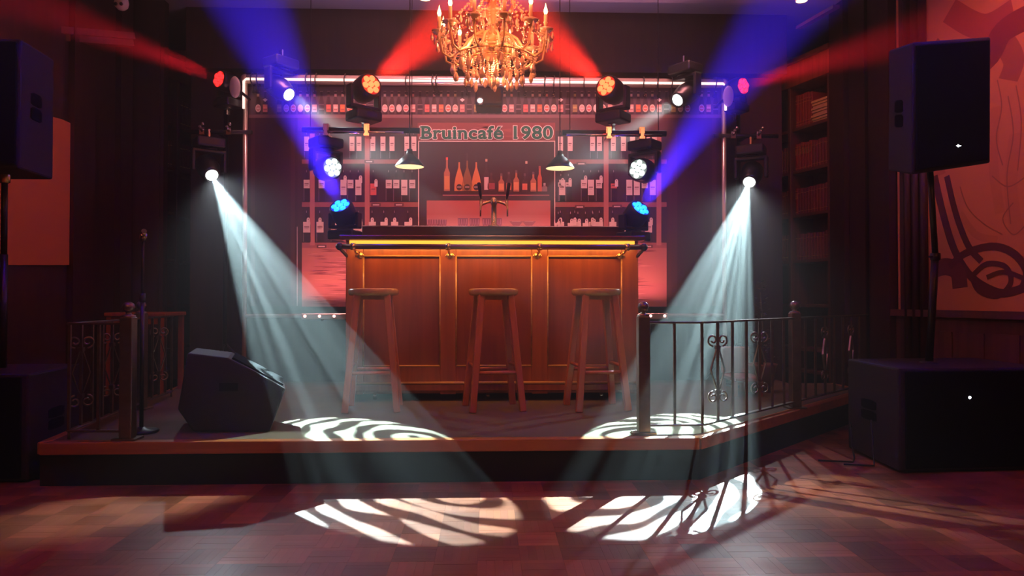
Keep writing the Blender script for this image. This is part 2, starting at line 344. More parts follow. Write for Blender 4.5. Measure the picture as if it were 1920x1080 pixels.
b = MB(); board(b, (3.02, 6.2), (3.10, 5.4), 0, CZ, 0, .05, .04, .30); board(b, (3.02, 6.2), (3.10, 5.4), 0, CZ, 0, .03, .40, .62); board(b, (3.02, 6.2), (3.10, 5.4), 0, CZ, 0, .06, .75, 1.04)
struct(b.build('trim_4', 'wallwood'), 'dark wooden pilasters beside the right bookcase', 'trim')
# left painted panel with a rounded upper corner
A2, B2 = (-3.10, 5.4), (-3.47, 3.9)
pan = MB(); pan.col = (.66, .20, .08)
pts = [(-60, 497), (140, 497), (143, 260), (140, 243), (130, 232), (112, 224), (60, 210), (-60, 180)]
pq = [on_wall(x, y, A2, B2, .0) for x, y in pts]; t = Vector((B2[0]-A2[0], B2[1]-A2[1], 0)).normalized(); nn = Vector((-t.y, t.x, 0)); nn = nn if nn.x > 0 else -nn
pan.prism(pq, nn*.02); tag(pan.build('wall_panel', 'paint', col=True), 'plain orange painted wall panel with a rounded corner behind the left loudspeaker', 'wall panel')
b = MB(); board(b, (-3.02, 6.2), (-3.10, 5.4), 0, CZ, 0, .05, .1, .3); board(b, (-3.02, 6.2), (-3.10, 5.4), 0, CZ, 0, .05, .7, 1.0)
b.bb(-3.05, -2.74, 6.16, 6.24, 0, CZ); b.bb(-3.02, -2.77, 6.145, 6.16, .3, 3.3)
struct(b.build('trim_5', 'wallwood'), 'dark wooden pilasters left of the stage', 'trim')
b = MB(); p, q = at(-90, 42, 4.9), at(248, 70, 5.75)
for dz, w in ((0, .1), (-.05, .06)): b.bar((p.x, p.y, p.z+dz), (q.x, q.y, q.z+dz), w, .05)
struct(b.build('trim_6', 'shelfwood'), 'brown wooden cornice above the left loudspeaker', 'trim')
b = MB(); b.bar(at(1498, 52, 5.9), at(1568, 12, 5.2), .05, .025); struct(b.build('trim_7', 'shelfwood'), 'sloping thin ceiling batten above the right bookcase', 'trim')

# ---------------------------------------------------------------- stage
stage = thing('stage_platform', 'low stage with dark carpet, black fascia and orange-brown wooden nosing', 'stage', (0, 3.75, 0))
edge = [(-2.62, 6.4), (-2.27, 3.74), (1.11, 3.76), (2.98, 5.63), (2.98, 6.15)]
b = MB(); b.prism([(x, y, .0) for x, y in edge+[(2.98, 6.15), (2.6, 6.15), (2.6, 6.4)]], (0, 0, ST-.002)); b.build('base', 'fascia', stage)
inn = [(-2.60, 6.4), (-2.235, 3.79), (1.09, 3.81), (2.94, 5.66), (2.95, 6.15)]
b = MB(); b.prism([(x, y, ST-.002) for x, y in inn+[(2.59, 6.14), (2.59, 6.4)]], (0, 0, .003)); b.build('carpet', 'carpet', stage)
for i in range(4):
    a, c = edge[i], edge[i+1]; ia, ic = inn[i], inn[i+1]
    d = Vector((c[0]-a[0], c[1]-a[1])).normalized(); nx = Vector((d.y, -d.x))*.015
    if nx.dot(Vector((a[0], a[1]-5.2))) < 0: nx = -nx
    A4 = (a[0]+nx.x, a[1]+nx.y); C4 = (c[0]+nx.x, c[1]+nx.y)
    b = MB(); b.prism([(*A4, ST-.062), (*C4, ST-.062), (*ic, ST-.062), (*ia, ST-.062)], (0, 0, .064)); b.build('nosing', 'nosing', stage, bevel=.006, seg=2)

# ---------------------------------------------------------------- bar
xl, xr = at(648, 600, 5.15).x, at(1197, 600, 5.15).x
def X(px, Y=5.15): return at(px, 600, Y).x
def Z(py, Y=5.15): return at(925, py, Y).z
bar = thing('bar_counter', 'wooden bar counter with three framed front panels, warm light strip and brass handrail', 'bar', ((xl+xr)/2, 5.45, ST))
b = MB(); b.bb(xl+.01, xr-.01, 5.19, 5.75, ST+.05, 1.36); b.build('carcass', 'bar', bar)
stl = [(648, 681), (825, 855), (997, 1027), (1166, 1197)]
for p0, p1 in stl:
    b = MB(); b.bb(X(p0), X(p1), 5.15, 5.19, ST+.05, 1.356); b.build('stile', 'bar', bar, bevel=.004)
gaps = [(681, 825), (855, 997), (1027, 1166)]
for p0, p1 in gaps:
    b = MB(); b.bb(X(p0), X(p1), 5.152, 5.19, Z(480), 1.356); b.build('rail', 'bar', bar, bevel=.003)
    b = MB(); b.bb(X(p0), X(p1), 5.152, 5.19, ST+.06, Z(686)); b.build('rail', 'bar', bar, bevel=.003)
    b = MB(); b.bb(X(p0), X(p1), 5.178, 5.192, Z(687), Z(479)); b.build('panel', 'barpanel', bar)
    b = MB()
    for q in (p0, p1): b.cyl((X(q), 5.155, Z(686)), (X(q), 5.155, Z(480)), .007, n=8)
    for zz in (Z(686), Z(480)): b.cyl((X(p0), 5.155, zz), (X(p1), 5.155, zz), .007, n=8)
    b.build('bead_moulding', 'seat', bar)
b = MB(); b.cyl((xl, 5.148, Z(718)), (xr, 5.148, Z(718)), .012, n=10); b.build('base_moulding', 'seat', bar)
b = MB(); b.bb(xl-.005, xr+.005, 5.14, 5.15, ST+.075, Z(721)); b.build('skirting', 'bar', bar, bevel=.003)
for px in (700, 915, 1130):
    b = MB(); b.lathe((X(px)-.012, 5.24, ST+.028), [(0, 0), (.026, 0), (.028, .004), (.028, .02), (.026, .024), (0, .024)], 14, axis=(1, 0, 0)); b.bb(X(px)-.02, X(px)+.02, 5.22, 5.26, ST+.05, ST+.06); b.build('castor', 'chrome', bar)
b = MB(); b.bb(X(636, 5), X(1210, 5), 4.97, 5.78, Z(450, 4.97), Z(441, 4.97)); b.build('countertop', 'counter', bar, bevel=.008, seg=2)
b = MB(); b.bb(X(655, 4.99), X(1190, 4.99), 4.985, 5.0, Z(457.5, 4.99), Z(451.5, 4.99)); b.build('light_strip', 'strip', bar)
b = MB(); b.bb(X(655, 4.99), X(1190, 4.99), 5.0, 5.16, Z(458, 4.99), Z(450, 4.99)); b.build('soffit_board', 'bar', bar)
b = MB(); b.bb(X(678, 5.42), X(1172, 5.42), 5.42, 5.72, Z(441, 4.97), Z(423.5, 5.42)); b.build('back_shelf', 'counter', bar, bevel=.006)
area('bar_strip_light', (X(923), 5.03, Z(459, 4.99)-.01), (0, .42, -1), 6, (1, .38, .08), 2.05, .04)
zr = Z(463, 4.9)
b = MB(); b.cyl((X(641, 4.9), 4.9, zr), (X(1203, 4.9), 4.9, zr), .018, n=16); b.build('handrail', 'bronze', bar)
for px in (636, 1208):
    b = MB(); b.ball((X(px, 4.9), 4.9, zr), .026, 14); b.bar((X(px, 4.9), 4.9, zr-.01), (X(650 if px < 900 else 1195, 5.15), 5.16, zr-.05), .016); b.build('end_knob', 'black', bar)
for px in (662, 840, 1012, 1176):
    x = X(px, 4.9)
    b = MB(); b.tube([(x-.016, 4.9, zr), (x+.016, 4.9, zr)], .024, 14); b.cyl((x, 4.9, zr), (x, 4.98, zr-.03), .008, n=8); b.cyl((x, 4.98, zr-.03), (x, 5.15, zr-.045), .008, n=8)
    c = (x, 5.13, zr-.035); b.lathe((x, 5.145, zr-.045), [(0, -.006), (.018, -.006), (.026, 0), (.026, .006)], 16, axis=(0, 1, 0))
    b.tube([(x+.03*math.cos(k*math.pi/8), 5.138, zr-.055+.03*math.sin(k*math.pi/8)) for k in range(9)], .004, 6)
    b.tube([(x, 5.135, zr-.02), (x, 5.135, zr-.07)], .005, 6); b.build('rail_bracket', 'brass', bar)

# beer tap on the back shelf
zt0 = Z(423.5, 5.42)
tx = X(926, 5.5)
tap = thing('beer_tap', 'polished brass T-shaped beer tap with two black handles on the bar', 'beer tap', (tx, 5.5, zt0))
b = MB(); zt1 = Z(378, 5.5)
b.lathe((tx, 5.5, zt0), [(0, 0), (.045, 0), (.045, .008), (.03, .014), (.022, .02), (.022, zt1-zt0-.03), (.027, zt1-zt0-.02), (.027, zt1-zt0+.012), (.015, zt1-zt0+.03), (0, zt1-zt0+.034)], 20); b.build('column', 'brass', tap)
for s in (-1, 1):
    b = MB(); e = tx+s*.098; b.tube([(tx, 5.5, zt1), (tx+s*.05, 5.5, zt1-.004), (tx+s*.085, 5.49, zt1-.02), (e, 5.48, zt1-.03)], .011, 10); b.build('arm', 'brass', tap)
    b = MB(); b.tube([(e, 5.49, zt1+.02), (e, 5.475, zt1-.03), (e+s*.004, 5.45, zt1-.05), (e+s*.004, 5.445, zt1-.12)], [.012, .012, .007, .006], 10); b.build('spout', 'brass', tap)
    b = MB(); b.lathe((e, 5.48, zt1+.015), [(.006, 0), (.007, .02), (.011, .03), (.013, .07), (.015, .12), (.01, .128), (0, .13)], 12, axis=(-s*-.14, -.05, 1)); b.build('handle', 'black', tap)

# ---------------------------------------------------------------- stools
def make_stool():
    t = thing('bar_stool', '', 'stool', (0, 0, 0), 'wooden bar stools in front of the bar')
    H = .797
    b = MB(); b.lathe((0, 0, H-.04), [(0, -.008), (.15, -.008), (.160, -.003), (.166, .008), (.166, .028), (.160, .036), (.15, .04), (0, .04)], 36); b.build('seat', 'seat', t)
    tp, ft = .095, .165
    for sx in (-1, 1):
        for sy in (-1, 1):
            b = MB(); b.bar((sx*ft, sy*ft, 0), (sx*tp, sy*tp, H-.04), .042, .042, (0, 1, 0)); b.build('leg', 'stool', t, bevel=.004)
    def lp(sx, sy, z): k = z/(H-.04); return Vector((sx*(ft+(tp-ft)*k), sy*(ft+(tp-ft)*k), z))
    for (a, c, z) in (((-1, -1), (1, -1), .25), ((-1, 1), (1, 1), .25), ((-1, -1), (-1, 1), .29), ((1, -1), (1, 1), .29)):
        b = MB(); b.cyl(lp(*a, z), lp(*c, z), .012, n=10); b.build('rung', 'stool', t)
    b = MB(); b.bb(-.12, .12, -.1, -.075, H-.075, H-.04); b.bb(-.12, .12, .075, .1, H-.075, H-.04); b.build('apron', 'stool', t)
    return t
st0 = make_stool()
for i, (px, Y, rz, lab) in enumerate(((700, 4.80, 4, 'left of the three wooden bar stools, standing in the pale beam at the bar end'), (925, 4.80, 10, 'middle wooden bar stool in front of the central bar panel below the beer tap'), (1118, 4.80, 8, 'right of the three wooden bar stools, nearest the iron railing'))):
    o = st0 if i == 0 else copy_tree(st0)
    o.location = (at(px, 700, Y).x, Y, ST+.001); o.rotation_euler = (0, 0, R(rz)); o['label'] = lab

# ---------------------------------------------------------------- backdrop frame and printed banner
YB = 6.12
def bp(px, py, lay=0): return at(px, py, YB-.0007*lay)
fr = thing('backdrop_frame', 'large silver pipe frame holding the printed bar backdrop', 'frame', (0, YB+.06, ST))
def bx(px, Y=6.1): return at(px, 560, Y).x
zp = at(925, 153, YB-.03).z; zlow = at(925, 592, YB-.03).z
L0, L1 = bx(459), bx(1358)
b = MB(); b.cyl((L0, YB-.03, zp), (L1, YB-.03, zp), .04, n=20); b.build('top_pipe', 'pipe', fr)
b = MB(); b.cyl((L0, YB-.03, zlow), (L1, YB-.03, zlow), .018, n=16); b.build('bottom_pipe', 'pipe', fr)
for x in (L0, L1):
    b = MB(); b.cyl((x, YB-.03, ST), (x, YB-.03, zp), .02, n=16); b.build('side_pipe', 'pipe', fr)
    b = MB(); b.bb(x-.06, x+.06, YB-.06, YB, ST, ST+.02); b.bb(x-.03, x+.03, YB-.3, YB+.2, ST, ST+.022); b.build('foot', 'darkpost', fr)
    b = MB(); b.ball((x, YB-.03, zp), .043); b.build('corner_joint', 'pipe', fr)

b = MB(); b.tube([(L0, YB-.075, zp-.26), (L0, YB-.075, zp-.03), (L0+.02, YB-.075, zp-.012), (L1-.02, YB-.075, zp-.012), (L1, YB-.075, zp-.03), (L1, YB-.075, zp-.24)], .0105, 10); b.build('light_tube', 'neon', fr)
ban = thing('backdrop_banner', 'printed vinyl banner showing shelves of bottles, lettered Bruincafé 1980, behind the bar', 'banner', (bx(905), YB, at(905, 575, YB).z))
class PR_(MB):
    def rect(s, x0, y0, x1, y1, col, lay=1): s.col = col; s.add([bp(x0, y1, lay), bp(x1, y1, lay), bp(x1, y0, lay), bp(x0, y0, lay)], [(0, 1, 2, 3)])
    def poly(s, pts, col, lay=1): s.col = col; s.add([bp(x, y, lay) for x, y in pts], [tuple(range(len(pts)))])
    def ell(s, cx, cy, rx, ry, col, lay=1, n=14): s.poly([(cx+rx*math.cos(2*math.pi*k/n), cy-ry*math.sin(2*math.pi*k/n)) for k in range(n)], col, lay)
b = MB(); b.col = (.065, .03, .03); b.prism([bp(466, 574), bp(1352, 574), bp(1352, 165), bp(466, 162)], (0, .004, 0)); b.build('cloth', 'print', ban, col=True)
WD, WL, DKP, PK = (.36, .13, .11), (.50, .20, .17), (.045, .022, .024), (.95, .72, .62)
p = PR_()
p.rect(466, 163, 1352, 216, (.10, .072, .08), 1); p.rect(466, 215, 1352, 221, (.24, .13, .13), 2); p.rect(466, 221, 1352, 245, (.12, .045, .04), 2)
p.rect(566, 245, 1250, 574, (.05, .03, .035), 1)
for x0, x1 in ((566, 785), (1040, 1250)):
    p.rect(x0, 299, x1, 307, WD, 2); p.rect(x0, 379, x1, 388, WD, 2); p.rect(x0, 455, x1, 465, WD, 2)
    for j in range(5): p.rect(x0, 465+j*22, x1, 487+j*22, (.48+.03*random.random(), .17+.03*random.random(), .15), 2)
    for j in range(90):
        xx = random.uniform(x0, x1-62); yy = random.uniform(468, 570); L_ = random.uniform(20, 60); dy = random.uniform(-2.5, 2.5); hh = random.uniform(.5, 1.4); g = random.choice(((.26, .07, .07), (.34, .11, .10), (.66, .30, .26)))
        p.poly([(xx, yy), (xx+L_*.5, yy+dy*.4-hh), (xx+L_, yy+dy), (xx+L_*.5, yy+dy*.4+hh)], g, 3+.01*j)
for x0 in (581, 684): p.rect(x0, 245, x0+9, 460, WL, 3)
for x0 in (1132, 1231): p.rect(x0, 245, x0+9, 460, WL, 3)
for x, y in ((705, 384), (748, 384), (692, 303), (1087, 388), (1157, 387), (1090, 307), (603, 462), (1215, 462)):
    p.rect(x-9, y-3, x+9, y+3, (.15, .06, .06), 4); p.rect(x-6, y-1, x+6, y+1.2, (.75, .6, .55), 5)
p.rect(466, 221, 558, 574, (.05, .020, .02), 3); p.rect(1262, 221, 1352, 574, (.05, .020, .02), 3)
for x in (470, 545, 1253, 1262, 1335): p.rect(x, 221, x+8, 574, (.085, .032, .03), 4)
p.rect(556.5, 425, 558, 574, (.55, .45, .45), 5)
p.rect(783, 230, 1041, 264, (.27, .06, .05), 4)
for j in range(18):
    xx = random.uniform(860, 1010); yy = random.uniform(232, 258); p.poly([(xx, yy), (xx+30, yy-2), (xx+28, yy+5)], (.36, .09, .07), 5)
p.rect(784, 264, 1041, 425, (.055, .022, .024), 4)
for q in ((784, 264, 1041, 265.6), (784, 264, 785.8, 425), (1039.4, 264, 1041, 425)): p.rect(*q, PK, 6)
p.rect(830, 365, 1030, 367, (.45, .15, .15), 5); p.rect(795, 367, 1038, 376, (.06, .03, .03), 5); p.rect(800, 376, 1032, 425, (.52, .13, .10), 5)
for j in range(8): p.rect(800, 400+j*3, 1032, 403.2+j*3, (.52+.03*j, .13+.03*j, .10+.028*j), 6)
p.build('printed_shelving', 'print', ban, col=True)

SEQ = [((.7, .5, .25), 'o', (.65, .35, .3)), ((.8, .75, .7), 'x', (.8, .3, .25)), ((.1, .06, .06), 'n', (.2, .1, .1)), ((.5, .4, .12), 'r', (.35, .3, .1)), ((.75, .68, .6), 't', (.7, .45, .4)),
       ((.7, .45, .35), 'o', (.7, .2, .18)), ((.75, .5, .4), 'o', (.85, .7, .65)), ((.7, .5, .4), 'o', (.7, .2, .18)), ((.7, .3, .25), 'r', (.75, .4, .35)), ((.8, .7, .6), 'n', (.2, .1, .1)),
       ((.2, .1, .1), 'r', (.72, .15, .12)), ((.8, .5, .45), 'r', (.8, .5, .45)), ((.7, .5, .4), 'r', (.75, .2, .08)), ((.8, .3, .2), 'o', (.8, .2, .12))]
def beer(px, k):
    nc, kind, bc = SEQ[k % len(SEQ)]; q = PR_(); dk = (.035, .018, .02)
    hw = 4.6; y1 = 214; q.poly([(px-hw, y1), (px+hw, y1), (px+hw, 193), (px+3.4, 187), (px+1.9, 181), (px+1.7, 172), (px-1.7, 172), (px-1.9, 181), (px-3.4, 187), (px-hw, 193)], dk, 3)
    q.rect(px-2.6, 170.6, px+2.6, 172, (.45, .3, .3), 4)
    if kind in 'rot': q.rect(px-2.2, 176, px+2.2, 181, nc, 4)
    if kind == 'x' : q.poly([(px, 184), (px+4.5, 187), (px, 191), (px-4.5, 187)], nc, 4)
    if kind in 'rx': q.rect(px-hw+.3, 196, px+hw-.3, 210, bc, 4); q.rect(px-hw+1, 200, px+hw-1, 203, tuple(min(1, c*1.5) for c in bc), 5); q.rect(px-hw+1.4, 205, px+hw-1.4, 206.5, (.3, .1, .1), 5)
    if kind in 'ot': q.ell(px, 203, 5.2, 7.4, (.8, .66, .55), 4); q.ell(px, 203, 3.9, 5.2, bc, 5); q.rect(px-3, 202, px+3, 204, (.85, .75, .7), 6)
    if kind == 'n': q.rect(px-hw, 196, px+hw, 197, (.35, .25, .25), 4); q.rect(px-hw, 204, px+hw, 205.2, (.45, .35, .35), 4)
    o = q.build('printed_beer_bottle', 'print', ban, col=True)
k = 0; px = 484
while px < 1345:
    if not (500 < px < 520 or 1290 < px < 1315): beer(px, k)
    k += 1; px += 13.2
def wine(px, ybot, ytop, lab, tagged, red=False, hw=6.5):
    q = PR_(); dk = (.03, .016, .02); sh = ytop+(ybot-ytop)*.38
    q.poly([(px-hw, ybot), (px+hw, ybot), (px+hw, sh+5), (px+2.3, sh-3), (px+2, ytop), (px-2, ytop), (px-2.3, sh-3), (px-hw, sh+5)], dk, 3)
    q.rect(px-1, ytop+1, px+.2, ytop+5, (.5, .4, .4), 4)
    lc = (.75, .16, .12) if red else (.82, .70, .62)
    y0, y1 = lab
    q.rect(px-hw+.8, y0, px+hw-.8, y1, lc, 4)
    m = (y0+y1)/2
    q.rect(px-hw+2.5, m-1.5, px+hw-2.8, m+.5, (.25, .12, .12), 5); q.rect(px-hw+2.5, m+2.5, px+hw-4, m+3.4, (.45, .28, .25), 5)
    q.rect(px-hw+1, y1+1, px-hw+1.8, ybot-1, (.35, .25, .28), 4)
    if tagged:
        tx_, ty = px+tagged, y0-6
        q.poly([(tx_-3, ty+12), (tx_+3, ty+12), (tx_+3, ty+1), (tx_+1.5, ty-2), (tx_-1.5, ty-2), (tx_-3, ty+1)], (.85, .74, .66), 6); q.ell(tx_, ty+1, 1, 1, (.1, .05, .05), 7, 6)
    q.build('printed_wine_bottle', 'print', ban, col=True)
for off in (0, 451):
    for (x, r, t) in ((575, 0, 0), (603, 0, 0), (644, 0, 3), (657, 0, 0), (672, 0, 4), (700, 1, 5), (729, 0, 0), (743, 0, 0), (758, 0, 0), (773, 0, 0)):
        x += off
        if 784 < x < 1042 or x > 1252: continue
        wine(x, 378, 318, (344 if r else 337, 353 if x % 2 else 366), t, r)
    for (x, t) in ((575, 0), (600, 0), (618, 0), (660, 0), (673, 0), (699, 0), (718, 4), (735, 0), (763, 3), (776, 0)):
        x += off
        if 784 < x < 1042 or x > 1252: continue
        wine(x, 298, 247, (256, 283), 0, 0, 5.5)
    for (x, t) in ((575, 3), (600, 0), (627, 0), (660, 0), (673, 3), (698, 0), (720, 4), (740, 0), (765, 5)):
        x += off
        if 784 < x < 1042 or x > 1252: continue
        wine(x, 454, 394, (416, 436), t or .01, 0, 7.5)
for x in (1047, 1070, 1084, 1098, 1112): wine(x, 454, 396, (418, 438), 2, 0)
for x in (1052, 1066): wine(x, 378, 325, (342, 350), 3, 0)
def spirit(px, y1, yt, hw, body, cap, label=None, shape='bottle'):
    q = PR_()
    if shape == 'cone': q.poly([(px-hw, y1), (px+hw, y1), (px+hw, y1-12), (px+hw*.75, y1-26), (px+1.6, y1-44), (px+1.4, yt), (px-1.4, yt), (px-1.6, y1-44), (px-hw*.75, y1-26), (px-hw, y1-12)], body, 6); q.rect(px-1.7, yt, px+1.7, yt+14, cap, 7); q.ell(px, y1-7, hw*.6, 6, (.06, .04, .03), 7); q.rect(px-4, y1-8.5, px+4, y1-6, (.5, .35, .3), 8)
    else:
        q.poly([(px-hw, y1), (px+hw, y1), (px+hw, y1-(y1-yt)*.55), (px+1.8, y1-(y1-yt)*.7), (px+1.6, yt), (px-1.6, yt), (px-1.8, y1-(y1-yt)*.7), (px-hw, y1-(y1-yt)*.55)], body, 6)
        q.rect(px-2, yt-1, px+2, yt+4, cap, 7)
        if label: q.rect(px-hw+.8, y1-(y1-yt)*.45, px+hw-.8, y1-3, label, 7)
    q.build('printed_spirit_bottle', 'print', ban, col=True)
spirit(838, 358, 296, 5.5, (.55, .22, .12), (.85, .1, .06), (.75, .35, .12)); spirit(861, 358, 290, 9, (.75, .28, .08), (.06, .03, .03), None, 'cone')
spirit(876, 358, 287, 9.5, (.30, .14, .05), (.08, .04, .04), None, 'cone'); spirit(893, 358, 290, 9, (.75, .28, .08), (.06, .03, .03), None, 'cone')
spirit(912, 359, 299, 5, (.08, .04, .04), (.75, .5, .35), (.8, .6, .55)); spirit(921, 358, 325, 7.5, (.10, .03, .03), (.12, .06, .05), (.35, .08, .09))
for i, x in enumerate((940, 954, 968, 984, 1000)): spirit(x, 359, 326-(i % 3)*3, 5.4, ((.5, .2, .1), (.1, .05, .05))[i % 2], (.2, .12, .12), ((.8, .35, .15), (.75, .22, .12))[i % 2])
spirit(987, 340, 303, 4, (.07, .03, .03), (.75, .6, .4)); spirit(1012, 359, 312, 4, (.6, .14, .08), (.4, .1, .08)); spirit(1021, 359, 344, 5, (.3, .18, .18), (.5, .4, .4))
for cx, n in ((811, 5), (830, 4), (870, 4), (892, 4), (916, 4), (938, 3)):
    q = PR_()
    for i in range(n):
        x = cx-9+i*4.6; q.poly([(x-1.8, 423), (x+1.8, 423), (x+2.6, 409 if cx > 850 else 412), (x-2.6, 409 if cx > 850 else 412)], (.30, .10, .16), 8); q.rect(x-.6, 411, x+.4, 421, (.7, .4, .42), 9)
    q.build('printed_glasses', 'print', ban, col=True)['kind'] = 'stuff'
for cx in (968, 992): q = PR_(); q.poly([(cx-13, 415), (cx+13, 415), (cx+6, 423), (cx-6, 423)], (.42, .18, .20), 8); q.rect(cx-8, 414.4, cx+8, 415.4, (.8, .55, .5), 9); q.build('printed_glass_plate', 'print', ban, col=True)

def txt_mesh(txt, off):
    cu = bpy.data.curves.new('t', 'FONT'); cu.body = txt; cu.size = 1; cu.offset = off; cu.space_character = 1.06; cu.resolution_u = 5
    o = bpy.data.objects.new('t', cu); C.objects.link(o); bpy.context.view_layer.update()
    me = bpy.data.meshes.new_from_object(o.evaluated_get(bpy.context.evaluated_depsgraph_get())); bpy.data.objects.remove(o)
    return me
def ext(me): xs = [v.co.x for v in me.vertices]; ys = [v.co.y for v in me.vertices]; return min(xs), max(xs), min(ys), max(ys)
TXT = 'Bruincaf\u00e9 1980'
tb = ext(txt_mesh(TXT, .03)); TX0, TX1, TY0 = 790, 1037, 261.5
ky = 25.5/(ext(txt_mesh('B', .03))[3]-tb[2])
SER = {'B': [(0, 0), (0, 1)], 'r': [(.18, 0), (.1, 2)], 'u': [(.12, 2), (.80, 2), (.9, 0)], 'i': [(.5, 0), (.3, 2)], 'n': [(.16, 0), (.86, 0), (.08, 2)], 'f': [(.42, 0)], '1': [(.62, 0)]}
def letters(off, col, lay, nm, g):
    for i, c in enumerate(TXT):
        if c == ' ': continue
        xr_ = ext(txt_mesh(TXT[:i+1], .03))[1]; e = ext(txt_mesh(c, .03)); me = txt_mesh(c, off); dx = xr_-e[1]
        q = MB(); q.col = col
        def mp(x, y, l=lay): return bp(TX0+(x+dx-tb[0])/(tb[1]-tb[0])*(TX1-TX0), TY0-(y-tb[2])*ky, l)
        q.add([mp(v.co.x, v.co.y) for v in me.vertices], [tuple(f.vertices) for f in me.polygons])
        w = e[1]-e[0]; cap = ext(txt_mesh('B', 0))[3]; xh = ext(txt_mesh('x', 0))[3]
        for j, (fx, k) in enumerate(SER.get(c, [])):
            xc = e[0]+w*fx; yc = (0, cap-.07, xh-.07)[k]; hw = .105 if k == 0 and c in 'ri1f' else .085
            a, b2, y0, y1 = xc-hw-g, xc+hw+g, yc-g, yc+.075+g
            q.add([mp(a, y0, lay-.3+.1*j), mp(b2, y0, lay-.3+.1*j), mp(b2, y1, lay-.3+.1*j), mp(a, y1, lay-.3+.1*j)], [(0, 1, 2, 3)])
        q.build(nm, 'print', ban, col=True)
letters(.062, (1, .95, .85), 9, 'letter_outline', .028)
letters(.028, (.008, .15, .08), 11, 'letter', 0)
for i, px in enumerate((474, 485, 530, 576, 594, 648, 762, 811, 818, 872, 980, 1021, 1038, 1094, 1135, 1205, 1231, 1258, 1300, 1340)):
    a = at(px, 150, YB-.03); sw = random.choice((-.02, .02, 0))
    b = MB(); zc = zp; pts = [(a.x+.003*math.sin(k), YB-.03-.060*math.cos(2*math.pi*k/12), zc+.052*math.sin(2*math.pi*k/12)) for k in range(13)]
    b.tube(pts, .005, 6); b.tube([(a.x, YB-.07, zc-.03), (a.x+sw*.5, YB-.04, zc-.06), (a.x+sw, YB-.012, zc-.085)], .004, 6)
    b.lathe((a.x+sw, YB-.004, zc-.1), [(.012, 0), (.014, -.003), (.012, -.005), (.007, -.005)], 10, axis=(0, 1, 0)); b.build('bungee_tie', 'strap', ban)

# pink LED batten washing the banner from below
bt = thing('led_batten', 'long pinkish LED batten along the bottom of the backdrop', 'light batten', (0, 6.0, zlow))
b = MB(); b.bb(bx(566, 6.02), bx(1252, 6.02), 5.995, 6.045, zlow-.028, zlow+.022); b.build('housing', 'pipe', bt, bevel=.006)
for i in range(26):
    x = bx(572, 6)+i*(bx(1246, 6)-bx(572, 6))/25; b = MB(); b.lathe((x, 5.994, zlow), [(0, -.004), (.010, -.004), (.013, 0)], 10, axis=(0, 1, 0)); b.build('led', 'ledpink', bt)
b = MB(); [b.bb(bx(k, 6.02)-.015, bx(k, 6.02)+.015, 6.0, 6.09, zlow-.04, zlow-.028) for k in (600, 925, 1220)]; b.build('bracket', 'darkpost', bt)
area('batten_light', (bx(909, 5.9), 5.93, zlow+.04), (0, .20, 1), 18, (1, .31, .33), 3.1, .05, spread=110)
area('banner_top_fill', (bx(909, 5.7), 5.72, 3.2), (0, .36, -1), 22, (1, .33, .33), 3.6, .06, spread=75)  # unseen strip added above to brighten the banner

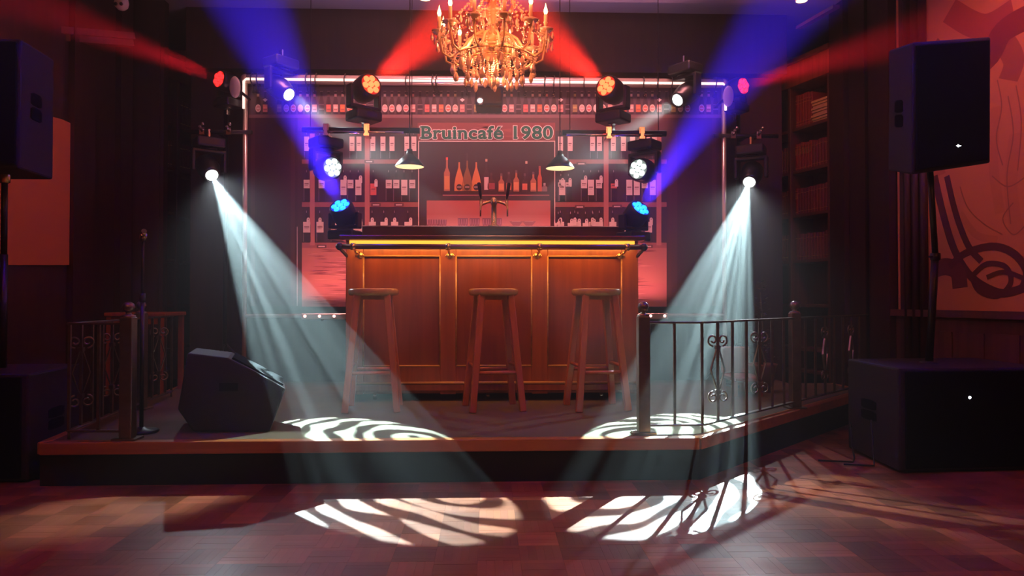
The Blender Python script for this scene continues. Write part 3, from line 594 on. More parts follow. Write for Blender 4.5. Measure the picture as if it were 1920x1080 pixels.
# ---------------------------------------------------------------- moving heads
def moving_head(P, d, hang, kind, name, label, group, size=1., drop=.185, mats=('lwhite', 'lwhite')):
    """P = centre of the lens, d = aiming direction; the tilt axis lies behind the lens"""
    P = Vector(P); d = Vector(d).normalized(); s = size
    piv = P - d*.10*s; sg = 1 if hang else -1
    hd = Vector((d.x, d.y, 0)).normalized(); ax = Vector((-hd.y, hd.x, 0))     # tilt axis
    t = thing(name, label, 'stage light', piv+Vector((0, 0, sg*.22*s)), group)
    upv = Vector((0, 0, sg)); dd_ = drop-.185
    Mx = Matrix((ax, hd, Vector((0, 0, 1)))).transposed()
    b = MB(); c = piv+upv*drop*s
    b.box(c, (.20*s, .17*s, .07*s), M3=Mx); b.build('base', 'black', t, bevel=.014*s, seg=3)
    b = MB(); b.cyl(c-upv*.035*s, c-upv*.05*s, .06*s, n=20); b.box(piv+upv*(.125+dd_)*s, (.235*s, .075*s, .025*s), M3=Mx)
    for k in (-1, 1): b.box(piv+ax*k*.108*s+upv*(.055+dd_/2)*s, (.024*s, .07*s, (.155+dd_)*s), M3=Mx)
    b.build('yoke', 'black', t, bevel=.008*s, seg=2)
    b = MB()
    if kind == 'wash': b.lathe(P, [(0, -.175*s), (.055*s, -.172*s), (.078*s, -.15*s), (.088*s, -.10*s), (.088*s, -.03*s), (.080*s, 0), (.074*s, .004*s), (.070*s, -.004*s), (0, -.004*s)], 24, axis=d)
    else: b.lathe(P, [(0, -.215*s), (.06*s, -.21*s), (.078*s, -.18*s), (.080*s, -.10*s), (.072*s, -.05*s), (.058*s, -.02*s), (.056*s, .012*s), (.046*s, .012*s), (.045*s, 0), (0, 0)], 24, axis=d)
    b.build('head', 'black', t)
    u = ax; w = d.cross(u)
    if kind == 'wash':
        b = MB(); b.lathe(P, [(.072*s, -.0035*s), (0, -.0035*s)], 24, axis=d); b.build('front_plate', {'lblue': 'pblue', 'lwhite': 'pwhite'}.get(mats[0], 'predp'), t)
        cells = [(0, 0)]+[(math.cos(R(60*k+15)), math.sin(R(60*k+15))) for k in range(6)]
        for i, (cx, cy) in enumerate(cells):
            b = MB(); c = P+(u*cx+w*cy)*.046*s
            b.lathe(c, [(.021*s, -.003*s), (.021*s, .004*s), (.014*s, .009*s), (0, .011*s)], 12, axis=d); b.build('led_lens', mats[1] if i == 0 else mats[0], t)
        b = MB(); b.box(piv-ax*0+hd*.0, (.150*s, .012*s, .012*s), M3=Mx); b.build('tilt_axle', 'darkpost', t)
    else:
        b = MB(); b.lathe(P, [(.043*s, .004*s), (.036*s, .012*s), (.02*s, .018*s), (0, .02*s)], 16, axis=d); b.build('lens', mats[0], t)
    # omega clamp on the base
    if drop < .18: return t, piv
    c = piv+upv*.225*s; b = MB(); b.box(c, (.06*s, .04*s, .012*s), M3=Mx); b.box(c+upv*.03*s, (.012*s, .035*s, .06*s), M3=Mx); b.build('clamp', 'chrome', t)
    return t, piv
def lens_light(name, P, d, e, col, deg, **kw):
    d = Vector(d).normalized(); return spot(name, Vector(P)+d*.03, d, e, col, deg, **kw)

gm = 'moving head lights of the stage rig'
def spill(P, d, e, col): d = Vector(d).normalized(); point('lens_spill', Vector(P)+d*.05, e, col, .03)
HB = 5.2
PBl, PBr = at(638, 385, HB), at(1201, 390, HB)
dBl, dBr = Vector((-.30, -1, 1.0)), Vector((.60, -1, 1.0))
moving_head(PBl, dBl, False, 'wash', 'moving_head_light', 'blue-lit moving head wash light standing at the left end of the bar', gm, 1.0, drop=.14, mats=('lblue', 'lblue'))
moving_head(PBr, dBr, False, 'wash', 'moving_head_light', 'blue-lit moving head wash light standing at the right end of the bar', gm, 1.0, drop=.14, mats=('lblue', 'lblue'))
YT = 5.4
PRl, PRr = at(696, 158, YT), at(1136, 161, YT)
dRl, dRr = Vector((.66, -.8, .19)), Vector((-.66, -.8, .19))
moving_head(PRl, dRl, False, 'wash', 'moving_head_light', 'red-lit moving head upright on the left T-bar, left of the chandelier', gm, 1.1, mats=('lredcore', 'lredcore'))
moving_head(PRr, dRr, False, 'wash', 'moving_head_light', 'red-lit moving head upright on the right T-bar, right of the chandelier', gm, 1.1, mats=('lredcore', 'lredcore'))
PWl, PWr = at(624, 314, YT), at(1196, 317, YT)
dWl, dWr = Vector((.65, -.75, -.02)), Vector((-.65, -.75, .02))
moving_head(PWl, dWl, True, 'wash', 'moving_head_light', 'white-lit moving head hanging under the left T-bar in front of the bottle print', gm, 1.05)
moving_head(PWr, dWr, True, 'wash', 'moving_head_light', 'white-lit moving head hanging under the right T-bar in front of the bottle print', gm, 1.05)
YS = 6.0
PSl, PSr = at(541, 177, 5.95), at(1271, 187, 5.95)
dSl, dSr = Vector((.80, -.60, -.60)), Vector((-.80, -.60, -.60))
moving_head(PSl, dSl, True, 'spot', 'moving_head_light', 'black spot head with white beam hanging at the upper left corner of the backdrop', gm, 1.15, mats=('lspot',))
moving_head(PSr, dSr, True, 'spot', 'moving_head_light', 'black spot head with white beam hanging at the upper right corner of the backdrop', gm, 1.15, mats=('lspot',))
PGl, PGr = at(397, 328, YS), at(1405, 341, YS)
dGl, dGr = Vector((.484, -.667, -.562)), Vector((-.398, -.70, -.60))
moving_head(PGl, dGl, True, 'spot', 'moving_head_light', 'patterned white spot hanging on the left lighting stand', gm, 1.15, mats=('lspot',))
moving_head(PGr, dGr, True, 'spot', 'moving_head_light', 'patterned white spot hanging on the right lighting stand', gm, 1.15, mats=('lspot',))
PFl, PFr = at(410, 148, YS), at(1394, 161, YS)
dFl, dFr = Vector((-.62, -1, .09)), Vector((.53, -1, -.03))
moving_head(PFl, dFl, False, 'wash', 'moving_head_light', 'small red wash head turned away on top of the left lighting stand', gm, .95, mats=('lred', 'lred'))
moving_head(PFr, dFr, False, 'wash', 'moving_head_light', 'small red wash head turned away on top of the right lighting stand', gm, .95, mats=('lred', 'lred'))

spill(PBl, dBl, 3, (.02, .03, 1)); spill(PBr, dBr, 3, (.02, .03, 1)); spill(PRl, dRl, 1.5, (1, .03, .01)); spill(PRr, dRr, 1.5, (1, .03, .01))
lens_light('beam_blue_left', PBl, dBl, 21000, (.04, .012, 1), 19, blend=.5, size=.05)
lens_light('beam_blue_right', PBr, dBr, 21000, (.04, .012, 1), 19, blend=.5, size=.05)
lens_light('beam_red_left', PRl, dRl, 6500, (1, .02, .01), 22, blend=.4, size=.05)
lens_light('beam_red_right', PRr, dRr, 6500, (1, .02, .01), 22, blend=.4, size=.05)
lens_light('beam_wash_left', PWl, dWl, 260, (.8, 1, 1), 26, blend=1, size=.05)
lens_light('beam_wash_right', PWr, dWr, 260, (.8, 1, 1), 26, blend=1, size=.05)
lens_light('beam_small_left', PSl, dSl, 1700, (.8, 1, 1), 14, blend=.6, size=.04)
lens_light('beam_small_right', PSr, dSr, 1700, (.8, 1, 1), 14, blend=.6, size=.04)
lens_light('beam_far_red_left', PFl, dFl, 5000, (1, .01, .03), 13, blend=.6, size=.05)
lens_light('beam_far_red_right', PFr, dFr, 5000, (1, .01, .03), 13, blend=.6, size=.05)
lens_light('beam_gobo_left', PGl, dGl, 8800, (.64, .95, 1), 15.2, blend=.03, size=.012, gobo=(.075, -.05, 8.6))
lens_light('beam_gobo_right', PGr, dGr, 8800, (.64, .95, 1), 17, blend=.03, size=.012, gobo=(-.06, -.05, 8.6))
lens_light('beam_spill_left', PGl, dGl, 55, (.8, .9, 1), 60, blend=1, size=.02)
lens_light('beam_spill_right', PGr, dGr, 65, (.85, .93, 1), 60, blend=1, size=.02)

# T-bars hanging on thin wires from the ceiling beam
for (p0, p1, py, px_cl, lab) in ((575, 757, 247.5, (612, 688, 715), 'left black and silver T-bar carrying a red and a white moving head'), (1062, 1241, 253, (1141, 1203, 1075), 'right black and silver T-bar carrying a red and a white moving head')):
    a, c = at(p0, py, YT), at(p1, py, YT); t = thing('lighting_bar', lab, 'lighting bar', (a+c)/2, 'horizontal bars of the lighting rig')
    b = MB(); b.cyl((a.x, YT, a.z), (c.x, YT, a.z), .011, n=12); b.build('tube', 'chrome', t)
    e0, e1 = at(p0-8, py-8, YT+.06), at(p1+30 if p0 < 900 else p1+8, py-8, YT+.06)
    b = MB(); b.cyl((e0.x, YT+.06, a.z+.03), (e1.x, YT+.06, a.z+.03), .022, n=12); b.build('spine', 'black', t)
    for k in px_cl[:2]:
        q = at(k, py, YT); b = MB(); b.bb(q.x-.02, q.x+.02, YT-.03, YT+.08, a.z-.03, a.z-.012); b.bb(q.x-.012, q.x+.012, YT-.03, YT-.018, a.z-.03, a.z+.05); b.bb(q.x-.02, q.x+.02, YT-.02, YT+.06, a.z+.012, a.z+.06); b.build('clamp', 'chrome', t)
    for xx in (e0.x+.06, e1.x-.06):
        b = MB(); b.cyl((xx, YT+.06, a.z+.04), (xx, YT+.06, CZ), .003, n=6); b.build('suspension_wire', 'black', t)
# stands at the sides
for (P, F_, lab, k) in ((PGl, PFl, 'left tall lighting stand with two lamps and chrome clamps', -1), (PGr, PFr, 'right tall lighting stand with two lamps and chrome clamps', 1)):
    x = P.x-k*.02 if k < 0 else P.x; Yp = YS+.26; z1 = at(900, 247, YS).z
    t = thing('lighting_stand', lab, 'lighting stand', (x, Yp, ST))
    b = MB(); b.cyl((x, Yp, ST+.02), (x, Yp, z1+.25), .018, n=12); b.build('pole', 'darkpost', t)
    b = MB(); b.cyl((x-.28, YS+.08, z1), (x+.28, YS+.08, z1), .018, n=12); b.bar((x, YS+.08, z1), (x, Yp, z1), .03); b.build('crossbar', 'darkpost', t)
    for dx in (-.12, .1):
        b = MB(); b.bb(x+dx-.02, x+dx+.02, YS+.04, YS+.12, z1-.03, z1+.03); b.cyl((x+dx, YS+.04, z1), (x+dx, YS+.0, z1+.03), .012, n=8); b.ball((x+dx+.02, YS+.01, z1+.05), .016); b.build('clamp', 'chrome', t)
    for j in range(3):
        an = R(-90+120*j); b = MB(); b.cyl((x+.3*math.cos(an), Yp+.3*math.sin(an)*.9, ST+.015), (x, Yp, ST+.35), .011, n=8); b.build('leg', 'darkpost', t)

# ---------------------------------------------------------------- chandelier
cx0, YC = at(925, 40, 4.3).x, 4.3
def zc(py): return at(925, py, YC).z
ch = thing('chandelier', 'crystal chandelier with a ring of lit candle bulbs and hanging glass drops', 'chandelier', (cx0, YC, CZ))
b = MB(); b.cyl((cx0, YC, 2.95), (cx0, YC, CZ-.03), .008, n=8); b.lathe((cx0, YC, CZ-.05), [(0, 0), (.04, 0), (.065, .02), (.065, .05)], 16); b.build('chain', 'gold', ch)
b = MB(); z0 = zc(112)
b.lathe((cx0, YC, z0), [(0, -.02), (.02, -.015), (.035, 0), (.09, .025), (.125, .055), (.13, .065), (.10, .06), (.04, .05), (.03, .08), (.05, .10), (.065, .125), (.05, .15), (.025, .17), (.02, .21), (.04, .24), (.055, .27), (.04, .31), (.02, .34), (.02, .40), (.07, .42), (.075, .43), (.02, .45), (.015, .60), (0, .61)], 24); b.build('glass_column', 'glassarm', ch)
NA = 12; RA = .325; zcup = zc(70)
drop = MB(); drop.lathe((0, 0, 0), [(0, 0), (.004, -.004), (.010, -.020), (.011, -.027), (.006, -.036), (0, -.040)], 6, smooth=False)
bead = MB(); bead.lathe((0, 0, 0), [(0, .006), (.0065, .002), (.0065, -.002), (0, -.006)], 6, smooth=False)
tmp = drop.build('crystal_drop', 'crystal'); dme = tmp.data; bpy.data.objects.remove(tmp)
npart = [0]
def put_drop(p, s=1.0):
    o = bpy.data.objects.new('crystal_drop', dme); C.objects.link(o); o.parent = ch; o.location = Vector(p)-Vector(ch['_o']); o.scale = (s*.8, s*.8, s*random.uniform(.9, 1.3)); o.rotation_euler = (random.uniform(-.1, .1), random.uniform(-.1, .1), random.uniform(0, 3)); npart[0] += 1
beads = MB()
def put_bead(p, s=1.): beads.lathe(p, [(0, .006*s), (.0065*s, .002*s), (.0065*s, -.002*s), (0, -.006*s)], 6, smooth=False)
def swag(a, c, sag, n):
    a, c = Vector(a), Vector(c)
    for k in range(n+1):
        t = k/n; p = a.lerp(c, t); p.z -= sag*4*t*(1-t); put_bead(p, 1.1)
ends = []
for i in range(NA):
    an = 2*math.pi*(i+.35)/NA; ca, sa = math.cos(an), math.sin(an)
    def Pp(r, z): return Vector((cx0+ca*r, YC+sa*r, z))
    E_ = Pp(RA, zcup)
    b = MB(); b.tube([Pp(.03, z0+.13), Pp(.09, z0+.15), Pp(.15, z0+.11), Pp(.20, z0+.03), Pp(.26, z0-.005), Pp(.305, z0+.02), Pp(RA, zcup-.01)], [.009, .009, .008, .008, .008, .007, .007], 7); b.build('arm', 'glassarm', ch)
    b = MB(); b.lathe(E_, [(0, -.012), (.012, -.01), (.035, .0), (.047, .012), (.044, .012), (.015, .004), (.012, .02), (.014, .024)], 14); b.build('drip_pan', 'crystal', ch)
    b = MB(); b.lathe(E_+Vector((0, 0, .02)), [(0, 0), (.011, 0), (.011, .075), (.009, .078), (0, .078)], 10); cdl = b.build('candle', 'candle', ch)
    b = MB(); b.lathe(E_+Vector((0, 0, .098)), [(0, 0), (.008, .004), (.0125, .018), (.010, .032), (.005, .046), (.0015, .062), (0, .07)], 10)
    if i != 1: b.build('flame_bulb', 'flame', cdl)
    else: b.build('flame_bulb', 'crystal', cdl)
    ends.append(E_)
    for k in range(5):
        a2 = 2*math.pi*k/5+i; q = E_+Vector((.042*math.cos(a2), .042*math.sin(a2), .002)); put_bead(q); put_drop(q+Vector((0, 0, -.008)), 1.15)
    for k in range(4):
        q = Pp(.10+.05*k, z0+(.17, .15, .13, .12)[k]+.10); put_bead(q, 1.4)
        if k % 2: put_drop(q-Vector((0, 0, .01)), 1.1)
    swag(Pp(.24, z0), E_, .02, 8); swag(Pp(.16, z0-.01), Pp(.24, z0), .03, 6)
    for k in range(3):
        q = Pp(.12+.065*k, z0+(.10, .03, -.015)[k]); put_bead(q); put_bead(q-Vector((0, 0, .014))); put_drop(q-Vector((0, 0, .022)), 1.6)
for i in range(NA):
    swag(ends[i]+Vector((0, 0, -.002)), ends[(i+1) % NA]+Vector((0, 0, -.002)), .045, 11)
    an = 2*math.pi*(i+.35)/NA; swag(ends[i], (cx0+.07*math.cos(an), YC+.07*math.sin(an), z0+.42), -.0, 15)
for ring_r, zz, n, L in ((.24, z0-.01, 10, 3), (.17, z0-.02, 9, 5), (.10, z0+.03, 8, 7), (.03, z0-.02, 4, 6)):
    for k in range(n):
        a2 = 2*math.pi*k/n+ring_r*9; q = Vector((cx0+ring_r*math.cos(a2), YC+ring_r*math.sin(a2), zz))
        for j in range(L): put_bead(q-Vector((0, 0, .014*j)), 1.2)
        put_drop(q-Vector((0, 0, .014*L-.004)), 1.6)
b = MB(); b.tube([(cx0+.24*math.cos(2*math.pi*k/36), YC+.24*math.sin(2*math.pi*k/36), z0+.0) for k in range(36)], .004, 6, closed=True); b.tube([(cx0+.16*math.cos(2*math.pi*k/36), YC+.16*math.sin(2*math.pi*k/36), z0-.01) for k in range(36)], .004, 6, closed=True)
for k in range(4): b.tube([(cx0+.24*math.cos(k*math.pi/2+.2), YC+.24*math.sin(k*math.pi/2+.2), z0), (cx0+.05*math.cos(k*math.pi/2+.2), YC+.05*math.sin(k*math.pi/2+.2), z0+.02)], .003, 5)
b.build('crystal_frame', 'gold', ch)
for ring_r, zz, n in ((.13, z0+.40, 12), (.10, z0+.50, 10), (.075, z0+.27, 10)):
    for k in range(n):
        a2 = 2*math.pi*k/n; q = Vector((cx0+ring_r*math.cos(a2), YC+ring_r*math.sin(a2), zz))
        for j in range(3): put_bead(q-Vector((0, 0, .014*j)), 1.1)
        put_drop(q-Vector((0, 0, .04)), 1.3)
        if k % 2 == 0: swag(q, (cx0+.02, YC, z0+.56), .0, 8)
b = MB(); b.tube([(cx0+.13*math.cos(2*math.pi*k/30), YC+.13*math.sin(2*math.pi*k/30), z0+.405) for k in range(30)], .004, 6, closed=True)
for k in range(6): b.tube([(cx0+.13*math.cos(k), YC+.13*math.sin(k), z0+.405), (cx0, YC, z0+.43)], .003, 5)
b.build('upper_ring', 'gold', ch)
o = beads.build('bead_strands', 'crystal', ch); o['kind'] = 'stuff'
for i in range(0, NA, 2): point('candle_light', ends[i]+Vector((0, 0, .13)), 2.2, (1, .32, .13), .02)
point('chandelier_glow_low', (cx0, YC-.18, z0+.12), 1, (1, .30, .11), .06)  # this and the next glow points: unseen, added to brighten the crystals
point('chandelier_glow_high', (cx0, YC-.22, z0+.30), 1, (1, .30, .11), .06)
for k in range(4): point('chandelier_glow_ring', (cx0+.2*math.cos(.8+k*1.57), YC+.2*math.sin(.8+k*1.57), z0+.05), 2.6, (1, .30, .12), .04)
point('chandelier_glow_basket', (cx0, YC, z0-.045), 4, (1, .30, .12), .04)

# ---------------------------------------------------------------- pendant lamps, projector, ceiling lights, camera, wall speakers
for px, py, lab in ((768, 313, 'dark metal pendant lamp with a cream diffuser, left of the centre of the bar'), (1050, 316, 'dark metal pendant lamp with a cream diffuser, right of the centre of the bar')):
    q = at(px, py, 5.3); t = thing('pendant_lamp', lab, 'pendant lamp', q+Vector((0, 0, .2)), 'pendant lamps above the bar')
    b = MB(); b.lathe(q, [(.105, 0), (.107, .004), (.085, .035), (.055, .07), (.03, .09), (.022, .10), (.02, .13), (0, .135)], 28); b.build('shade', 'black', t)
    b = MB(); b.lathe(q, [(0, .003), (.102, .003), (.104, .0015)], 28); b.build('diffuser', 'cream', t)
    b = MB(); b.cyl(q+Vector((0, 0, .13)), (q.x, q.y, CZ), .004, n=6); b.build('cord', 'black', t)
q = at(917, 180, 5.5)
t = thing('projector', 'small black ceiling projector with a glowing lens under the chandelier', 'projector', q)
k = 5.5/F
b = MB(); b.bb(q.x-26*k, q.x+26*k, 5.5, 5.72, q.z-16*k, q.z+18*k); b.build('body', 'black', t, bevel=.01, seg=2)
b = MB(); l = at(900, 189, 5.49); b.lathe((l.x, 5.502, l.z), [(.028, 0), (.028, .02), (.022, .02), (.022, .008), (0, .008)], 16, axis=(0, -1, 0)); b.build('lens_barrel', 'chrome', t)
b = MB(); b.lathe((l.x, 5.498, l.z), [(.013, 0), (.008, .010), (0, .012)], 12, axis=(0, -1, 0)); b.build('lens', 'lwhite', t)
b = MB(); b.bb(q.x-24*k, q.x+24*k, 5.52, 5.70, q.z-20*k, q.z-16*k); b.bb(q.x+14*k, q.x+22*k, 5.495, 5.502, q.z-11*k, q.z-8*k); b.build('vent_strip', 'darkpost', t)
b = MB(); b.cyl((q.x, 5.6, q.z+.07), (q.x, 5.6, CZ), .012, n=8); b.build('mount_pole', 'darkpost', t)
for px, py, Y, lab in ((797, -2, 5.2, 'recessed ceiling spot left of the chandelier'), (1503, 2, 5.35, 'recessed ceiling spot above the right bookcase')):
    q = at(px, py, Y); t = thing('ceiling_spot', lab, 'ceiling spot', (q.x, Y, CZ))
    zq = q.z
    b = MB(); b.cyl((q.x, Y, zq+.03), (q.x, Y, CZ), .02, n=12); b.lathe((q.x, Y, zq), [(.042, 0), (.046, .01), (.03, .06), (0, .065)], 16); b.build('housing', 'white', t)
    b = MB(); b.lathe((q.x, Y, zq), [(0, .002), (.04, .002)], 16); b.build('bulb', 'downlight', t)
q = at(228, 6, 5.55); t = thing('security_camera', 'white twin-lens security camera on the ceiling above the left pilaster', 'camera', (q.x, q.y, CZ))
b = MB(); b.lathe(q, [(0, -.055), (.025, -.05), (.045, -.03), (.052, 0), (.045, .03), (.03, .05), (.03, .09)], 20); b.build('housing', 'white', t)
b = MB(); b.cyl((q.x, q.y, q.z+.08), (q.x, q.y, CZ), .012, n=8); b.build('mount', 'white', t)
for dx in (-.02, .02):
    b = MB(); b.lathe((q.x+dx, q.y-.042, q.z-.022), [(.013, 0), (.013, .008), (0, .01)], 12, axis=(0, -1, -.4)); b.build('lens', 'black', t)
for px, py, lab in ((440, 163, 'small pale oval speaker fixed beside the left lighting stand'), (1366, 180, 'small pale oval speaker fixed beside the right lighting stand')):
    q = at(px, py, 5.72); t = thing('wall_speaker', lab, 'wall speaker', q, 'pair of small wall speakers')
    b = MB(); s = 1 if px < 900 else -1
    b.lathe(q, [(0, .01), (.03, .008), (.04, 0), (.04, -.05), (.03, -.08), (0, -.09)], 20, axis=(s*.25, -1, -.1)); o = b.build('cabinet', 'white', t)
    for v in o.data.vertices: v.co.z *= 2.1
    b = MB(); b.cyl(q+Vector((0, .05, 0)), (q.x, 6.07, q.z), .012, n=8); b.build('bracket', 'darkpost', t)

# ---------------------------------------------------------------- railings
def volute(b, c, u, sx, sz, r=.034, w=.0055):
    pts = []
    for k in range(19):
        t = k/18; an = R(-90+430*t); rr = r*(1-.72*t); cc = Vector(c)
        pts.append(cc+Vector(u)*(sx*(r*.9+rr*math.cos(an)*1.0))+Vector((0, 0, sz*(rr*math.sin(an)))))
    b.tube(pts, w, 6)
def railing(name, lab, path, posts, bal, scr, z0=ST, grp='iron railings'):
    A0 = Vector((*path[0], z0)); t = thing(name, lab, 'railing', A0)
    zb_, zt_ = z0+.045, z0+.60
    for i in range(len(path)-1):
        a, c = path[i], path[i+1]
        b = MB(); b.bar((*a, zt_), (*c, zt_), .034, .011); b.build('top_rail', 'iron', t, bevel=.002)
        b = MB(); b.bar((*a, zb_), (*c, zb_), .03, .011); b.build('bottom_rail', 'iron', t, bevel=.002)
    for x, y in posts:
        b = MB(); b.bb(x-.032, x+.032, y-.032, y+.032, z0+.01, z0+.635); b.build('newel_post', 'iron', t, bevel=.005, seg=2)
        b = MB(); b.lathe((x, y, z0+.635), [(.034, 0), (.034, .008), (.016, .014), (.013, .024), (.026, .032), (.031, .05), (.026, .068), (.012, .078), (0, .08)], 16); b.build('finial', 'iron', t)
        b = MB(); b.bb(x-.06, x+.06, y-.05, y+.05, z0+.001, z0+.012); b.build('foot_plate', 'iron', t)
    for x, y in bal:
        b = MB(); b.bar((x, y, zb_), (x, y, zt_), .0135, .0135, (0, 1, 0)); b.build('baluster', 'iron', t)
    for (x, y), u in scr:
        u = Vector((*u, 0)).normalized()
        b = MB(); b.bar((x, y, zb_), (x, y, zt_), .0135, .0135, (0, 1, 0)); b.build('baluster', 'iron', t)
        b = MB(); zm = (zb_+zt_)/2+.01; c = Vector((x, y, 0))
        for s in (-1, 1):
            volute(b, (x, y, zm+.165), u, s, 1); volute(b, (x, y, zm-.155), u, s, -1)
            P = [c+Vector((0, 0, zm+.135)), c+u*s*.012+Vector((0, 0, zm+.10)), c+u*s*.044+Vector((0, 0, zm+.0)), c+u*s*.012+Vector((0, 0, zm-.10)), c+Vector((0, 0, zm-.125))]
            for i in range(4): b.bar(P[i], P[i+1], .0045, .013, (u.y, -u.x, 0))
        b.box((x, y, zm+.125), (.026, .026, .022)); b.box((x, y, zm-.125), (.026, .026, .022)); b.build('scroll_ornament', 'iron', t)
    for x, y in (path[0],)+tuple(path[1:]):
        b = MB(); b.cyl((x, y, z0), (x, y, zb_), .007, n=8); b.build('stand_off', 'iron', t)
    return t
PA = (at(1206, 600, 3.88).x, 3.88); PB = (at(1316, 600, 3.89).x, 3.89); PC = (at(1490, 600, 4.74).x, 4.74)
st = ((PC[0]-PB[0])/7, (PC[1]-PB[1])/7)
def al(i): return (PB[0]+st[0]*i, PB[1]+st[1]*i)
PE = al(15)
bal = [(PA[0]+(PB[0]-PA[0])*.53, 3.885), PB]+[al(i) for i in (2, 3, 5, 6, 8, 9, 11, 12, 14, 15)]
scr = [(al(i), (st[0], st[1]) if i > 7 else (1, .25)) for i in (1, 4, 10, 13)]
railing('iron_railing', 'wrought iron railing with scroll ornaments on the right front corner of the stage', [PA, PB, PC, PE], [PA, PC], bal, scr)
QA = (at(241, 600, 3.80).x, 3.80); QB = (at(131, 600, 3.82).x, 3.82); QC = (at(322, 600, 5.45).x, 5.45)
def al2(t): return (QB[0]+(QC[0]-QB[0])*t, QB[1]+(QC[1]-QB[1])*t)
railing('iron_railing', 'wrought iron railing with scroll ornaments on the left side of the stage', [QA, QB, QC], [QA, al2(.62)], [((QA[0]+QB[0])/2, 3.81), QB]+[al2(k/12) for k in (2, 3, 5, 6, 8, 9, 11, 12)], [(al2(k/12), (.7, .7)) for k in (1, 4, 10)])

# ---------------------------------------------------------------- loudspeakers and subs
def speaker(name, lab, FL, FR, BL, dark_front, P, extra=None):
    """FL, FR front lower corners, BL back lower corner; P = up vector (m)"""
    FL, FR, BL, P = Vector(FL), Vector(FR), Vector(BL), Vector(P); BR = BL+(FR-FL); t = thing(name, lab, 'loudspeaker', (FL+FR+BL+BR)/4)
    b = MB(); b.hexa([FL, FR, BR, BL, FL+P, FR+P, BR+P, BL+P]); b.build('cabinet', 'textured', t, bevel=.012, seg=2)
    w = (FR-FL); h = P; n = w.cross(h).normalized()
    if n.dot(FL-BL) < 0: n = -n
    b = MB(); g0 = FL+w*.04+h*.03; b.prism([g0, g0+w*.92, g0+w*.92+h*.94, g0+h*.94], n*.012); b.build('grille', 'grille', t, bevel=.004)
    return t, FL, w, h, n
def handle(t, FL, BL, h, hz0=.42, hw=.3, s=1, pos=.52):
    d = BL-FL; nrm = d.cross(h).normalized()*s
    for k in (0, 1):
        c0 = FL+d*(pos-hw/2)+h*(hz0+k*.115)
        c1 = c0+d*hw; b = MB()
        q = [c0+h*.01, c0+d*hw*.2, c0+d*hw*.8, c1+h*.01, c1+h*.085, c1-d*hw*.2+h*.10, c0+d*hw*.2+h*.10, c0+h*.085]
        b.prism([v-nrm*.004 for v in q], nrm*.007); b.build('handle_recess', 'grille', t)
FLr = at(1709, 328, 3.70); FRr = at(1857, 306, 3.86); BLr = at(1665, 320, 4.08); UP = Vector((0.01, .0, .70))
t, FL, w, h, n = speaker('loudspeaker', 'black loudspeaker tilted forward on a pole above the right subwoofer', FLr, FRr, BLr, 1, UP)
handle(t, FLr, BLr, UP, .36, .34, -1 if (BLr-FLr).cross(UP).x > 0 else 1)
pb = FL+w*.55+h*.17+n*.014; b = MB(); b.lathe(pb, [(0, .006), (.004, .005), (.008, 0)], 6, axis=n); b.box(pb-Vector((.0, 0, 0)), (.03, .003, .003)); b.build('badge', 'star', t)  # emission stands in for light glinting off the logo
FLl = Vector((-3.08, 3.97, 1.655)); FRl = at(37, 317, 3.97); BRl = at(100, 334, 4.32)
t, FL, w, h, n = speaker('loudspeaker', 'black loudspeaker on a pole above the left subwoofer', (FRl.x-.45, 3.97, FRl.z), FRl, (BRl.x-.45, 4.32, FRl.z), 1, (0, 0, .71))
handle(t, FRl, Vector((BRl.x, 4.32, FRl.z)), Vector((0, 0, .71)), .42, .32, -1 if (Vector((BRl.x, 4.32, 0))-Vector((FRl.x, 3.97, 0))).cross(Vector((0, 0, 1))).x < 0 else 1, .45)
SR = at(1686, 897, 3.84); SR.z = .012; SB = at(1590, 840, 4.47)
Hs = .56
t, FL, w, h, n = speaker('subwoofer', 'large black subwoofer box on the floor at the right end of the stage', SR, (SR.x+.86, 3.90, .012), (SB.x, 4.47, .012), 1, (0, 0, Hs))
t['category'] = 'subwoofer'
handle(t, SR, Vector((SB.x, 4.47, .012)), Vector((0, 0, Hs)), .40, .3, -1 if (Vector((SB.x, 4.47, 0))-SR).cross(Vector((0, 0, 1))).x > 0 else 1, .55)
pb = at(1822, 746, 3.84); b = MB(); b.lathe((pb.x, SR.y+(pb.x-SR.x)*.07-.013, pb.z), [(0, .008), (.004, .006), (.009, 0)], 6, axis=(0, -1, 0)); b.build('badge', 'star', t)  # glint on the logo set as emission
for k, dx in ((0, .06), (1, .8)):
    b = MB(); b.cyl((SR.x+dx, 3.92, 0), (SR.x+dx, 3.92, .014), .02, n=10); b.build('foot', 'rubber', t)
SL = at(52, 903, 3.80); SL.z = .012; SLb = at(150, 850, 4.40)
t, FL, w, h, n = speaker('subwoofer', 'large black subwoofer box on the floor left of the stage', (SL.x-.8, 3.80, .012), SL, (SLb.x-.8, 4.40, .012), 1, (0, 0, .55)); t['category'] = 'subwoofer'
handle(t, SL, Vector((SLb.x, 4.4, .012)), Vector((0, 0, .55)), .40, .3, 1 if (Vector((SLb.x, 4.4, 0))-SL).cross(Vector((0, 0, 1))).x > 0 else -1, .5)
b = MB(); b.cyl((SL.x-.06, 3.85, 0), (SL.x-.06, 3.85, .014), .02, n=10); b.build('foot', 'rubber', t)
q = at(1742, 683, 4.16); xt = at(1744, 331, 3.93).x
t = thing('speaker_pole', 'dark steel pole between the right subwoofer and the loudspeaker', 'pole', (q.x, 4.16, .57))
b = MB(); b.cyl((q.x, 4.16, .575), (q.x-.02, 4.06, 1.2), .021, n=14); b.build('lower_tube', 'darkpost', t)
b = MB(); b.cyl((q.x-.02, 4.06, 1.2), (xt, 3.93, FLr.z+.06), .0165, n=14); b.build('upper_tube', 'darkpost', t)
